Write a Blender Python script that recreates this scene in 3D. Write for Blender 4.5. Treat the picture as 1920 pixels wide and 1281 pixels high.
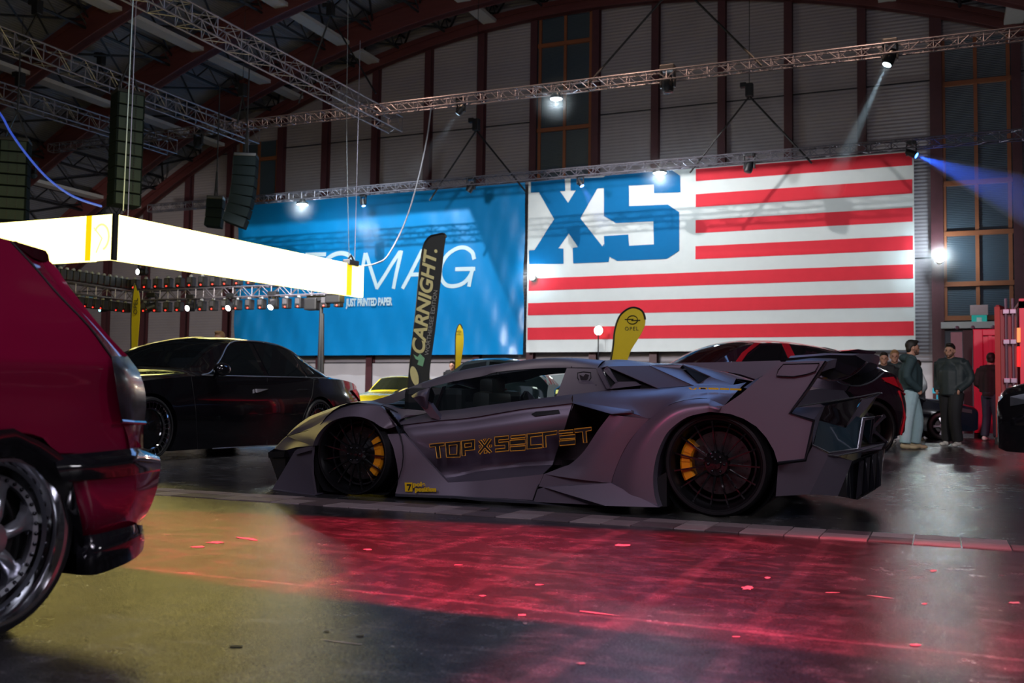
import bpy, bmesh, math, random
from mathutils import Vector, Matrix
for _o in list(bpy.data.objects): bpy.data.objects.remove(_o)
SC=bpy.context.scene; COL=SC.collection
import math
FPX=1867.0; CX,CY=960.0,640.5; CAMZ=0.70
_ph=math.radians(23.3); _pi=math.radians(3.49); _ro=math.radians(0.87)
def _cross(a,b): return (a[1]*b[2]-a[2]*b[1],a[2]*b[0]-a[0]*b[2],a[0]*b[1]-a[1]*b[0])
_F=(-math.sin(_ph)*math.cos(_pi),math.cos(_ph)*math.cos(_pi),math.sin(_pi))
_R0=(math.cos(_ph),math.sin(_ph),0.0); _U0=_cross(_R0,_F)
_R=tuple(r*math.cos(_ro)+u*math.sin(_ro) for r,u in zip(_R0,_U0))
_U=tuple(u*math.cos(_ro)-r*math.sin(_ro) for r,u in zip(_R0,_U0))
def ray(px,py):
    a=(px-CX)/FPX; b=-(py-CY)/FPX
    return tuple(_F[i]+a*_R[i]+b*_U[i] for i in range(3))
def atY(px,py,Y):
    d=ray(px,py); t=Y/d[1]; return (d[0]*t,Y,CAMZ+d[2]*t)
def atX(px,py,X):
    d=ray(px,py); t=X/d[0]; return (X,d[1]*t,CAMZ+d[2]*t)
def atZ(px,py,Z):
    d=ray(px,py); t=(Z-CAMZ)/d[2]; return (d[0]*t,d[1]*t,Z)
def proj(p):
    v=(p[0],p[1],p[2]-CAMZ); w=sum(v[i]*_F[i] for i in range(3))
    return (CX+FPX*sum(v[i]*_R[i] for i in range(3))/w, CY-FPX*sum(v[i]*_U[i] for i in range(3))/w, FPX/w)
# ---------------------------------------------------------------- camera
cam_d=bpy.data.cameras.new('camera'); cam=bpy.data.objects.new('camera',cam_d); COL.objects.link(cam)
cam_d.sensor_width=36; cam_d.lens=36*FPX/1920; cam_d.clip_end=300
cam.matrix_world=Matrix(((_R[0],_U[0],-_F[0],0),(_R[1],_U[1],-_F[1],0),(_R[2],_U[2],-_F[2],CAMZ),(0,0,0,1)))
cam_d.dof.use_dof=True; cam_d.dof.focus_distance=6.9; cam_d.dof.aperture_fstop=3.8
SC.camera=cam
SC.view_settings.view_transform='Standard'; SC.view_settings.look='None'; SC.view_settings.gamma=1
SC.view_settings.use_curve_mapping=False; SC.view_settings.exposure=0.0
SC.cycles.use_denoising=True
SC.cycles.max_bounces=6; SC.cycles.diffuse_bounces=3; SC.cycles.glossy_bounces=4; SC.cycles.transmission_bounces=6
SC.cycles.volume_bounces=0; SC.cycles.sample_clamp_indirect=6; SC.cycles.caustics_reflective=False; SC.cycles.caustics_refractive=False
# world: closed hall, almost no light from outside
W=bpy.data.worlds.new('world'); SC.world=W; W.use_nodes=True
W.node_tree.nodes['Background'].inputs[0].default_value=(.2,.3,.5,1); W.node_tree.nodes['Background'].inputs[1].default_value=.02
# ---------------------------------------------------------------- lights of the hall
def area(name,loc,target,size,power,color,sy=None,spread=180):
    l=bpy.data.lights.new(name,'AREA'); l.energy=power; l.color=color; l.size=size
    if sy: l.shape='RECTANGLE'; l.size_y=sy
    l.spread=math.radians(spread)
    o=bpy.data.objects.new(name,l); COL.objects.link(o); o.location=loc
    o.rotation_euler=(Vector(target)-Vector(loc)).to_track_quat('-Z','Y').to_euler(); return o
def spot(name,loc,target,power,color,angle,blend=.15,radius=.1):
    l=bpy.data.lights.new(name,'SPOT'); l.energy=power; l.color=color; l.spot_size=math.radians(angle); l.spot_blend=blend; l.shadow_soft_size=radius
    o=bpy.data.objects.new(name,l); COL.objects.link(o); o.location=loc
    o.rotation_euler=(Vector(target)-Vector(loc)).to_track_quat('-Z','Y').to_euler(); return o
def gobo(o,planes,soft=.01):
    """beam shaping blades: each plane goes through the lamp and a line on the floor; light passes on its positive side"""
    l=o.data; l.use_nodes=True; nt=l.node_tree; em=nt.nodes['Emission']
    g=nt.nodes.new('ShaderNodeNewGeometry'); prev=None
    for pl in planes:
        (a,b,keep),sf=pl[:3],(pl[3] if len(pl)>3 else soft)
        L=Vector(o.location); a=Vector(a); b=Vector(b); k=Vector(keep)
        n=(a-L).cross(b-L).normalized()
        if n.dot(k-L)<0: n=-n
        d=nt.nodes.new('ShaderNodeVectorMath'); d.operation='DOT_PRODUCT'; d.inputs[1].default_value=GOBO_SIGN*n
        nt.links.new(g.outputs['Incoming'],d.inputs[0])
        m=nt.nodes.new('ShaderNodeMapRange'); m.interpolation_type='SMOOTHSTEP'
        m.inputs['From Min'].default_value=-sf; m.inputs['From Max'].default_value=sf
        nt.links.new(d.outputs['Value'],m.inputs['Value']); r=m.outputs['Result']
        if prev is not None:
            q=nt.nodes.new('ShaderNodeMath'); q.operation='MULTIPLY'; nt.links.new(prev,q.inputs[0]); nt.links.new(r,q.inputs[1]); r=q.outputs[0]
        prev=r
    nt.links.new(prev,em.inputs['Strength'])
GOBO_SIGN=1
# flood lamps on the rig in front of the banners, cut to the banners by their blades; added fills follow
def Bp(x,y): return atY(x,y,37.3)
b1=spot('banner_flood_1',(-10.4,30.5,11.7),(-8.4,37.3,4.6),2100,(1,.97,.97),116,.6,.08)
gobo(b1,[(Bp(960,352),Bp(1760,296),Bp(1300,560)),(Bp(984,330),Bp(984,700),Bp(1300,500)),(Bp(1722,280),Bp(1728,700),Bp(1300,500))],.012)
b2=spot('banner_flood_2',(-20.5,30.5,11.7),(-23.0,37.3,4.6),2900,(.82,.94,1),116,.3,.08)
gobo(b2,[(Bp(480,424),Bp(890,392),Bp(700,560)),(Bp(878,390),Bp(990,655),Bp(700,560)),(Bp(455,500),Bp(455,700),Bp(700,560))],.012)
b3=spot('banner_fill',(-14,17,8.2),(-14,38,4.0),7000,(.9,.93,1),80,.5,.6)  # added unseen fill that lifts the lower part of the banners
gobo(b3,[(Bp(440,392),Bp(990,344),Bp(700,560)),(Bp(980,342),Bp(1720,282),Bp(1300,500)),(Bp(438,380),Bp(432,700),Bp(700,560)),(Bp(1722,280),Bp(1728,700),Bp(1300,500))],.004)
b4=spot('wall_foot_fill',(-16,20,6.5),(-16,38,1.0),4600,(1,.92,.92),110,.6,.4)  # unseen fill added for the foot of the back wall
gobo(b4,[(Bp(200,640),Bp(1720,640),Bp(900,700))],.06)
b5=spot('left_wall_fill',(-27,22,5.5),(-37,38,2.6),2600,(1,.94,.88),70,.7,.4)  # added fill that brightens the left part of the wall
# added warm fill spots, unseen, slit to brighten only the crossing truss
for _x in (-17.5,-9.5,-2.0):
    _w=spot('truss_warm_fill',(_x,28.6,14.2),(_x,30,11),1500,(1,.62,.42),150,.3,.03)
    gobo(_w,[((_x-5,29.78,11.0),(_x+5,29.78,11.0),(_x,30,11)),((_x-5,30.22,11.0),(_x+5,30.22,11.0),(_x,30,11))],.004)
# dim hall lamp rows behind and above the camera, then added fill lights
area('hall_lamp_row_1',(4,-5,10.5),(-3,8,0),5,210,(.86,.80,1),8)
area('hall_lamp_row_2',(-8,-4,10.5),(-8,12,0),5,200,(.80,.80,1),8)
area('back_wall_fill',(-14,16,10.3),(-14,30,6),6,75,(.62,.76,1),10)  # added fill for the ambient tone of the back wall
area('ceiling_fill',(-16,24,8.5),(-16,29,16),10,34,(.8,.75,1),8)  # unseen fill added to lift the ceiling and upper wall
area('side_fill',(-.5,-1.5,5.2),(-2.5,6.2,.5),2.0,120,(.95,.86,1),1.4)  # soft fill added for the near side of the supercar
area('blue_top_fill',(-3.5,13.5,6.5),(-2.6,7.2,.8),3,60,(.22,.45,1),3)  # added blue fill, imitates banner light on the car's upper surfaces
area('flag_fill',(-5.5,9,7.5),(-9,19,2),2,380,(1,.95,.85),2)  # front fill added to brighten the feather flags
spot('men_fill_spot',(3.5,-2,7.0),(.4,20.5,1.3),5200,(1,.92,.88),19,.7,.4)  # spot added behind the camera to brighten the standing men
area('tail_fill',(7,3.5,4.5),(-.6,6.6,.6),2,130,(.95,.92,1),2)  # soft fill added from the right for the wing and tail
# red lamps on the floor
r1=spot('red_lamp',(-.9,0.3,9.0),(-2.3,4.1,0),25000,(1,.008,.045),60,1,.03)
r2=spot('red_lamp_soft',(5.5,5.5,8.5),(0.4,4.4,0),1000,(1,.13,.22),60,.8,.1)
gobo(r1,[(atZ(270,1068,0),atZ(975,1194,0),atZ(1200,1000,0)),(atZ(1120,1177,0),atZ(1400,1208,0),atZ(1200,1000,0)),(atZ(200,952,0),atZ(1900,1026,0),atZ(900,1100,0),.008),(atZ(1500,960,0),atZ(1850,1281,0),atZ(900,1100,0),.17)],.004)
gobo(r2,[(atZ(200,955,0),atZ(1900,1012,0),atZ(900,1100,0)),(atZ(560,960,0),atZ(800,1281,0),atZ(1200,1100,0))],.02)
r3=spot('red_lamp_low',(0.5,0.3,8.8),(-.6,2.4,0),6500,(1,.03,.10),44,.6,.03)
gobo(r3,[(atZ(985,1196,0),atZ(850,1290,0),atZ(1300,1200,0)),(atZ(975,1150,0),atZ(1500,1165,0),atZ(1000,1270,0))],.008)
# red glow on the cars from the right
spot('red_car_lamp',(-4.6,2.2,3.4),(-1.72,6.2,.62),130,(1,.03,.2),13,1,.1)
spot('red_suv_lamp',(-5,5,7.5),(-2.0,12.5,1.3),1500,(1,.02,.05),26,.6,.15)
spot('red_container_lamp',(0,12,8),(2.6,27,1.5),3200,(1,.06,.2),30,.7,.2)
# ---------------------------------------------------------------- helpers
def _nodes(name):
    m=bpy.data.materials.new(name); m.use_nodes=True; nt=m.node_tree; return m,nt,nt.nodes['Principled BSDF']
MATS={}
def mat(name,col,rough=.5,metal=0,var=.12,scale=8,emit=None,es=0,coat=0,bump=0,bscale=40,trans=0,ior=1.45,alpha=1,stretch=(1,1,1),spec=.5,coatr=.05):
    if name in MATS: return MATS[name]
    m,nt,p=_nodes(name); L=nt.links
    tc=nt.nodes.new('ShaderNodeTexCoord'); mp=nt.nodes.new('ShaderNodeMapping'); mp.inputs['Scale'].default_value=stretch
    L.new(tc.outputs['Object'],mp.inputs['Vector'])
    n=nt.nodes.new('ShaderNodeTexNoise'); n.inputs['Scale'].default_value=scale; n.inputs['Detail'].default_value=4
    L.new(mp.outputs[0],n.inputs['Vector'])
    r=nt.nodes.new('ShaderNodeMix'); r.data_type='RGBA'
    lo=tuple(c*(1-var) for c in col[:3])+(1,); hi=tuple(min(1,c*(1+var)) for c in col[:3])+(1,)
    r.inputs['A'].default_value=lo; r.inputs['B'].default_value=hi
    L.new(n.outputs['Fac'],r.inputs['Factor']); L.new(r.outputs['Result'],p.inputs['Base Color'])
    p.inputs['Roughness'].default_value=rough; p.inputs['Metallic'].default_value=metal; p.inputs['Specular IOR Level'].default_value=spec
    p.inputs['IOR'].default_value=ior; p.inputs['Coat Weight'].default_value=coat; p.inputs['Coat Roughness'].default_value=coatr
    p.inputs['Transmission Weight'].default_value=trans; p.inputs['Alpha'].default_value=alpha
    if emit: p.inputs['Emission Color'].default_value=tuple(emit)+(1,); p.inputs['Emission Strength'].default_value=es
    if bump:
        b=nt.nodes.new('ShaderNodeBump'); b.inputs['Strength'].default_value=bump; b.inputs['Distance'].default_value=.01
        n2=nt.nodes.new('ShaderNodeTexNoise'); n2.inputs['Scale'].default_value=bscale; n2.inputs['Detail'].default_value=3
        L.new(mp.outputs[0],n2.inputs['Vector']); L.new(n2.outputs['Fac'],b.inputs['Height']); L.new(b.outputs[0],p.inputs['Normal'])
    MATS[name]=m; return m
def tag(o,label=None,cat=None,group=None,kind=None):
    if label: o['label']=label
    if cat: o['category']=cat
    if group: o['group']=group
    if kind: o['kind']=kind
    return o
def empty(name,loc,label=None,cat=None,group=None):
    o=bpy.data.objects.new(name,None); COL.objects.link(o); o.location=loc; o.empty_display_size=.1
    return tag(o,label,cat,group)
def obj(name,bm,m,parent=None,smooth=None,label=None):
    """link a bmesh given in world coordinates as one mesh object"""
    me=bpy.data.meshes.new(name)
    if parent is not None:
        off=world_loc(parent); bmesh.ops.translate(bm,verts=bm.verts,vec=-off)
        bm.to_mesh(me)
    else:
        bm.to_mesh(me)
    bm.free()
    for x in (m if isinstance(m,(list,tuple)) else [m]): me.materials.append(x)
    if smooth is not None:
        me.polygons.foreach_set('use_smooth',[True]*len(me.polygons))
        if smooth<180: me.set_sharp_from_angle(angle=math.radians(smooth))
    o=bpy.data.objects.new(name,me); COL.objects.link(o)
    if parent is not None: o.parent=parent
    if label: o['label']=label
    return o
def world_loc(o):
    v=Vector((0,0,0))
    while o is not None: v=v+Vector(o.location); o=o.parent
    return v
def thing(name,bm,m,label,cat,group=None,kind=None,smooth=None):
    """a thing that is one mesh; origin moved to its base centre"""
    xs=[v.co.x for v in bm.verts]; ys=[v.co.y for v in bm.verts]; zs=[v.co.z for v in bm.verts]
    c=Vector(((min(xs)+max(xs))/2,(min(ys)+max(ys))/2,min(zs)))
    bmesh.ops.translate(bm,verts=bm.verts,vec=-c)
    o=obj(name,bm,m,None,smooth); o.location=c
    return tag(o,label,cat,group,kind)
def copytree(o,parent=None):
    c=o.copy(); COL.objects.link(c)
    if parent is not None: c.parent=parent
    for ch in [x for x in o.children]: copytree(ch,c)
    return c
def box(bm,lo,hi,mi=0,bev=0):
    x0,y0,z0=lo; x1,y1,z1=hi
    if bev:
        t=bmesh.new(); box(t,lo,hi); bmesh.ops.bevel(t,geom=t.edges[:],offset=bev,segments=2,affect='EDGES',profile=.6)
        for f in t.faces: f.material_index=mi
        merge(bm,t); return
    vs=[bm.verts.new(p) for p in ((x0,y0,z0),(x1,y0,z0),(x1,y1,z0),(x0,y1,z0),(x0,y0,z1),(x1,y0,z1),(x1,y1,z1),(x0,y1,z1))]
    for f in ((3,2,1,0),(4,5,6,7),(0,1,5,4),(1,2,6,5),(2,3,7,6),(3,0,4,7)):
        q=bm.faces.new([vs[i] for i in f]); q.material_index=mi
def merge(bm,t,M=None):
    me=bpy.data.meshes.new('t'); 
    if M is not None: t.transform(M)
    t.to_mesh(me); t.free(); bm.from_mesh(me); bpy.data.meshes.remove(me)
def frame(d):
    d=Vector(d).normalized(); a=Vector((0,0,1)) if abs(d.z)<.9 else Vector((1,0,0))
    u=d.cross(a).normalized(); return u,d.cross(u).normalized()
def tube(bm,pts,r,n=6,mi=0,cap=True,closed=False):
    """round bar along points; r a number or a list"""
    pts=[Vector(p) for p in pts]; N=len(pts); rs=r if isinstance(r,(list,tuple)) else [r]*N
    rings=[]; u0=None
    for i,p in enumerate(pts):
        d=(pts[(i+1)%N]-pts[i-1]) if closed else (pts[min(i+1,N-1)]-pts[max(i-1,0)])
        if d.length<1e-9: d=Vector((0,0,1))
        d.normalize()
        if u0 is None: u,_=frame(d)
        else:
            u=u0-d*u0.dot(d)
            if u.length<1e-6: u,_=frame(d)
            u.normalize()
        u0=u; v=d.cross(u)
        rings.append([bm.verts.new(p+(u*math.cos(2*math.pi*k/n)+v*math.sin(2*math.pi*k/n))*rs[i]) for k in range(n)])
    R=range(N) if closed else range(N-1)
    for i in R:
        a,b=rings[i],rings[(i+1)%N]
        for k in range(n):
            f=bm.faces.new((a[k],a[(k+1)%n],b[(k+1)%n],b[k])); f.material_index=mi
    if cap and not closed:
        for rg in (rings[0][::-1],rings[-1]):
            f=bm.faces.new(rg); f.material_index=mi
def lathe(bm,c,axis,prof,n=32,mi=0,closed=False,up=None):
    """surface of revolution: prof = (distance along axis, radius)"""
    c=Vector(c); d=Vector(axis).normalized(); u,v=frame(d)
    rings=[[bm.verts.new(c+d*a+(u*math.cos(2*math.pi*k/n)+v*math.sin(2*math.pi*k/n))*max(r,1e-5)) for k in range(n)] for a,r in prof]
    M=len(prof)
    for i in range(M if closed else M-1):
        a,b=rings[i],rings[(i+1)%M]
        for k in range(n):
            f=bm.faces.new((a[k],a[(k+1)%n],b[(k+1)%n],b[k])); f.material_index=mi
def ball(bm,c,r,n=12,mi=0,s=(1,1,1)):
    g=bmesh.ops.create_uvsphere(bm,u_segments=n,v_segments=max(6,n//2),radius=1)
    for v in g['verts']: v.co=Vector((v.co.x*r*s[0],v.co.y*r*s[1],v.co.z*r*s[2]))+Vector(c)
    fs={f for v in g['verts'] for f in v.link_faces}
    for f in fs: f.material_index=mi
def _cr(p0,p1,p2,p3,t):
    return .5*((2*p1)+(-p0+p2)*t+(2*p0-5*p1+4*p2-p3)*t*t+(-p0+3*p1-3*p2+p3)*t*t*t)
def spline(pts,n):
    """Catmull-Rom through points, n steps per span"""
    P=[Vector(p) for p in pts]; 
    if len(P)==2: return [P[0].lerp(P[1],i/n) for i in range(n+1)]
    E=[2*P[0]-P[1]]+P+[2*P[-1]-P[-2]]; out=[]
    for i in range(1,len(E)-2):
        for k in range(n): out.append(_cr(E[i-1],E[i],E[i+1],E[i+2],k/n))
    out.append(P[-1]); return out
def resample(pts,n):
    P=[Vector(p) for p in pts]; L=[0]
    for a,b in zip(P,P[1:]): L.append(L[-1]+(b-a).length)
    out=[];j=0
    for i in range(n):
        s=L[-1]*i/(n-1)
        while j<len(P)-2 and L[j+1]<s: j+=1
        t=(s-L[j])/max(1e-9,L[j+1]-L[j]); out.append(P[j].lerp(P[j+1],min(1,max(0,t))))
    return out
def patch(bm,rows,nu=4,nv=4,mi=0,lin_v=False,count=None):
    """smooth surface through rows of control points (rows of equal length, or count = samples per row)"""
    if count: rows=[resample(spline(r,8),count) for r in rows]; dense=rows
    else: dense=[spline(r,nu) for r in rows]
    cols=list(zip(*dense))
    cols=[( [Vector(a).lerp(Vector(b),k/nv) for a,b in zip(c,c[1:]) for k in range(nv)]+[Vector(c[-1])]) if lin_v else spline(c,nv) for c in cols]
    G=[[bm.verts.new(p) for p in c] for c in cols]
    for i in range(len(G)-1):
        for j in range(len(G[0])-1):
            try:
                f=bm.faces.new((G[i][j],G[i+1][j],G[i+1][j+1],G[i][j+1])); f.material_index=mi
            except ValueError: pass
    return G
def poly(bm,pts,mi=0):
    f=bm.faces.new([bm.verts.new(p) for p in pts]); f.material_index=mi; return f
def slab(bm,pts,vec,mi=0):
    """closed outline extruded by vec"""
    v=Vector(vec); a=[bm.verts.new(p) for p in pts]; b=[bm.verts.new(Vector(p)+v) for p in pts]
    fs=[bm.faces.new(a),bm.faces.new(b[::-1])]; n=len(a)
    for i in range(n): fs.append(bm.faces.new((a[i],b[i],b[(i+1)%n],a[(i+1)%n])))
    for f in fs: f.material_index=mi
    bmesh.ops.recalc_face_normals(bm,faces=fs)
    bmesh.ops.triangulate(bm,faces=fs[:2])
def mirrorY(bm,yc):
    g=bmesh.ops.duplicate(bm,geom=bm.verts[:]+bm.edges[:]+bm.faces[:])
    vs=[e for e in g['geom'] if isinstance(e,bmesh.types.BMVert)]; fs=[e for e in g['geom'] if isinstance(e,bmesh.types.BMFace)]
    for v in vs: v.co.y=2*yc-v.co.y
    bmesh.ops.reverse_faces(bm,faces=fs)
def weld(bm,d=1e-4):
    bmesh.ops.remove_doubles(bm,verts=bm.verts,dist=d)
def text_bm(s,size,M,extrude=.004,offset=0,shear=0,space=1,sx=1,fn=None):
    """lettering as a mesh: laid out in x/y, transformed by M"""
    c=bpy.data.curves.new('t','FONT'); c.body=s; c.size=size; c.extrude=extrude; c.offset=offset; c.shear=shear; c.space_character=space; c.align_x='LEFT'; c.resolution_u=6
    o=bpy.data.objects.new('t',c); COL.objects.link(o)
    dg=bpy.context.evaluated_depsgraph_get(); me=bpy.data.meshes.new_from_object(o.evaluated_get(dg))
    bm=bmesh.new(); bm.from_mesh(me); bpy.data.objects.remove(o); bpy.data.curves.remove(c); bpy.data.meshes.remove(me)
    for v in bm.verts: v.co.x*=sx
    bm.transform(M); return bm
def truss(bm,a,b,w,h,seg,r=.025,rd=.012,n=5,tri=False):
    """box truss between a and b; w across, h high"""
    a=Vector(a); b=Vector(b); d=(b-a).normalized(); s=d.cross(Vector((0,0,1))).normalized()*w/2; u=Vector((0,0,h/2))
    cs=[(-1,-1),(1,-1),(1,1),(-1,1)]
    for i,j in cs: tube(bm,[a+s*i+u*j,b+s*i+u*j],r,n)
    L=(b-a).length; N=max(1,int(L/seg))
    for k in range(N+1):
        p=a.lerp(b,k/N)
        if k%2==0:
            for q in range(4):
                i,j=cs[q]; i2,j2=cs[(q+1)%4]; tube(bm,[p+s*i+u*j,p+s*i2+u*j2],rd,4)
        if k<N:
            p2=a.lerp(b,(k+1)/N)
            for q in range(4):
                i,j=cs[q]; i2,j2=cs[(q+1)%4]
                if k%2: i,j,i2,j2=i2,j2,i,j
                tube(bm,[p+s*i+u*j,p2+s*i2+u*j2],rd,4)
# ---------------------------------------------------------------- the hall
from mathutils.geometry import tessellate_polygon
WY=38.0
def arch(x): return 16.7-.0127*(x+13)**2
def wx(px,py=400): return atY(px,py,WY)[0]
def clad_mat(name,col,scale,depth=.5,rough=.55,axis='Z'):
    m,nt,p=_nodes(name); L=nt.links
    tc=nt.nodes.new('ShaderNodeTexCoord'); w=nt.nodes.new('ShaderNodeTexWave'); w.bands_direction=axis; w.wave_profile='SIN'
    w.inputs['Scale'].default_value=scale; w.inputs['Distortion'].default_value=0
    L.new(tc.outputs['Object'],w.inputs['Vector'])
    n=nt.nodes.new('ShaderNodeTexNoise'); n.inputs['Scale'].default_value=.7; n.inputs['Detail'].default_value=6; L.new(tc.outputs['Object'],n.inputs['Vector'])
    r=nt.nodes.new('ShaderNodeMix'); r.data_type='RGBA'; r.inputs['A'].default_value=tuple(c*.8 for c in col)+(1,); r.inputs['B'].default_value=tuple(c*1.15 for c in col)+(1,)
    L.new(n.outputs['Fac'],r.inputs['Factor']); L.new(r.outputs['Result'],p.inputs['Base Color'])
    b=nt.nodes.new('ShaderNodeBump'); b.inputs['Strength'].default_value=depth; b.inputs['Distance'].default_value=.03
    L.new(w.outputs['Fac'],b.inputs['Height']); L.new(b.outputs[0],p.inputs['Normal']); p.inputs['Roughness'].default_value=rough
    return m
M_clad=clad_mat('wall_cladding',(.34,.30,.32),2.4,.45)
M_cladlo=clad_mat('wall_white_panels',(.62,.58,.60),.8,.15)
M_deck=clad_mat('roof_deck',(.20,.20,.24),3,.4,.7,'X')
M_glulam=mat('red_brown_glulam',(.125,.036,.036),.45,0,.3,3,stretch=(.3,4,4))
M_column=mat('dark_red_steel',(.085,.028,.034),.5,0,.2,5)
M_dark=mat('black_steel',(.018,.018,.022),.5,.3,.2,6)
M_duct=mat('pale_sheet_metal',(.50,.47,.46),.5,.1,.1,4)
M_orange=mat('orange_painted_frame',(.26,.085,.035),.5,0,.15,4)
M_pane=clad_mat('blind_behind_glass',(.055,.075,.095),5,.3,.28)
# floor: dark sealed end-grain block and asphalt with a strip of worn wooden blocks
def floor_mat():
    m,nt,p=_nodes('dark_sealed_floor'); L=nt.links; N=nt.nodes.new
    tc=N('ShaderNodeTexCoord')
    def noise(s,d,st=(1,1,1),r=.6):
        mp=N('ShaderNodeMapping'); mp.inputs['Scale'].default_value=st; L.new(tc.outputs['Object'],mp.inputs['Vector'])
        n=N('ShaderNodeTexNoise'); n.inputs['Scale'].default_value=s; n.inputs['Detail'].default_value=d; n.inputs['Roughness'].default_value=r; L.new(mp.outputs[0],n.inputs['Vector']); return n.outputs['Fac']
    def ramp(v,a,b,x=0,y=1):
        q=N('ShaderNodeMapRange'); q.inputs['From Min'].default_value=a; q.inputs['From Max'].default_value=b; q.inputs['To Min'].default_value=x; q.inputs['To Max'].default_value=y
        L.new(v,q.inputs['Value']); return q.outputs['Result']
    def math_(op,a,b):
        q=N('ShaderNodeMath'); q.operation=op
        for i,v in enumerate((a,b)):
            if isinstance(v,(int,float)): q.inputs[i].default_value=v
            else: L.new(v,q.inputs[i])
        return q.outputs[0]
    big=noise(.8,5); fine=noise(120,3); streak=noise(4.5,9,(.6,1.3,1),.8); mid=noise(7,7,(1,1,1),.7); sp=noise(26,2)
    # scuffs where dust and rubber mark the floor
    sc=ramp(streak,.52,.72); v=math_('ADD',math_('MULTIPLY',sc,.085),.024)
    v=math_('ADD',v,ramp(mid,.5,.75,0,.05)); v=math_('ADD',v,ramp(sp,.68,.8,0,.05))
    v=math_('MULTIPLY',v,ramp(big,.3,.7,.65,1.4)); v=math_('MULTIPLY',v,ramp(fine,.35,.65,.35,1.65))
    # rectilinear worn tracks
    sx=N('ShaderNodeSeparateXYZ'); L.new(tc.outputs['Object'],sx.inputs[0])
    def line(coord,c,w,h,other):
        d=math_('ABSOLUTE',math_('SUBTRACT',coord,c),0); k=ramp(d,w*.6,w,h,0)
        return math_('MULTIPLY',k,ramp(mid,.35,.6,.25,1))
    for c,w,h in ((-1.62,.05,.03),(-2.2,.045,.025),(-.95,.05,.03),(-.55,.04,.025),(.15,.05,.02),(-3.1,.04,.02)): v=math_('ADD',v,line(sx.outputs['X'],c,w,h,0))
    for c,w,h in ((3.18,.02,.05),(3.95,.03,.03),(4.35,.02,.02),(2.6,.02,.02)): v=math_('ADD',v,line(sx.outputs['Y'],c,w,h,0))
    cb=N('ShaderNodeCombineColor'); 
    L.new(v,cb.inputs[0]); L.new(math_('MULTIPLY',v,.98),cb.inputs[1]); L.new(math_('MULTIPLY',v,1.06),cb.inputs[2])
    L.new(cb.outputs[0],p.inputs['Base Color'])
    ro=math_('ADD',ramp(mid,.3,.7,-.06,.06),ramp(big,.35,.65,.18,.27)); L.new(ro,p.inputs['Roughness'])
    L.new(math_('MULTIPLY',ramp(fine,.38,.58,.08,.55),ramp(mid,.36,.6,.40,1.15)),p.inputs['Specular IOR Level'])
    hgt=math_('ADD',math_('MULTIPLY',fine,.8),math_('MULTIPLY',sp,.35))
    b=N('ShaderNodeBump'); b.inputs['Strength'].default_value=.45; b.inputs['Distance'].default_value=.004; L.new(hgt,b.inputs['Height']); L.new(b.outputs[0],p.inputs['Normal'])
    return m
M_floor=floor_mat()
X0,X1,YN=-43.0,17.0,-14.0
bm=bmesh.new(); box(bm,(X0,YN,-.2),(X1,WY+.2,0)); f=obj('floor',bm,M_floor); tag(f,kind='structure')
# strip of wooden paving blocks
bm=bmesh.new(); random.seed(4); x=-12.0
while x<10:
    w=.17+random.random()*.08
    for (ya,yb) in ((5.57,5.80),(5.805,5.99)):
        if random.random()<.94: box(bm,(x,ya+random.uniform(0,.012),0),(x+w-.008,yb-.006,.004+random.random()*.003),random.randrange(3))
    x+=w
mb=[mat('worn_paving_block_%d'%i,c,.42,0,.45,9,bump=.5,bscale=30,stretch=(1,6,1)) for i,c in enumerate(((.27,.20,.21),(.14,.10,.11),(.36,.28,.29)))]
tag(obj('floor_block_strip',bm,mb),kind='structure')
# paint flecks and scratches worn into the floor
bm=bmesh.new(); random.seed(9)
for (px,py,w,h,k) in ((1402,1103,13,4,8),(1440,1084,7,2,5),(1165,1023,18,2.5,5),(1115,1150,46,1.2,4),(1010,1097,12,1.5,5),(978,1154,9,2,5),(985,1170,4,2,5),(1750,1071,8,2.5,7),(1733,1133,7,2,6),(1902,1131,13,2,7),(404,1018,17,2,5),(374,1026,16,2,5),(466,1011,24,2,5),(1715,1210,14,2,5),(1560,1112,16,1,4),(690,1031,8,1.5,5),(905,1118,7,1.5,5),(1380,1195,9,1,4),(1650,1120,28,.8,4),(640,1205,60,.8,4),(1090,1245,10,1.5,5),(860,1060,12,1,4)):
    P=[]
    for i in range(k*2):
        a=math.pi*i/k; j=random.uniform(.6,1.15); P.append(Vector(atZ(px+w*j*math.cos(a),py+h*j*math.sin(a)+(.12*w*j*math.cos(a) if w>20 else 0),0))+Vector((0,0,.0015)))
    f=poly(bm,P)
    if f.normal.z<0: f.normal_flip()
tag(obj('floor_paint_flecks',bm,mat('worn_pale_paint',(.42,.36,.36),.45,0,.3,40)),kind='structure')
bm=bmesh.new()
for (px,py,w,h) in ((442,1213,14,2.2),(612,1185,6,1.2),(675,1193,8,1.8)): 
    f=poly(bm,[Vector(atZ(px+w*math.cos(a*math.pi/6),py+h*math.sin(a*math.pi/6),0))+Vector((0,0,.002)) for a in range(12)])
    if f.normal.z<0: f.normal_flip()
tag(obj('floor_rubber_bits',bm,M_dark),kind='structure')
def wall(name,pts,m):
    bm=bmesh.new(); poly(bm,pts); return tag(obj(name,bm,m),kind='structure')
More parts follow.
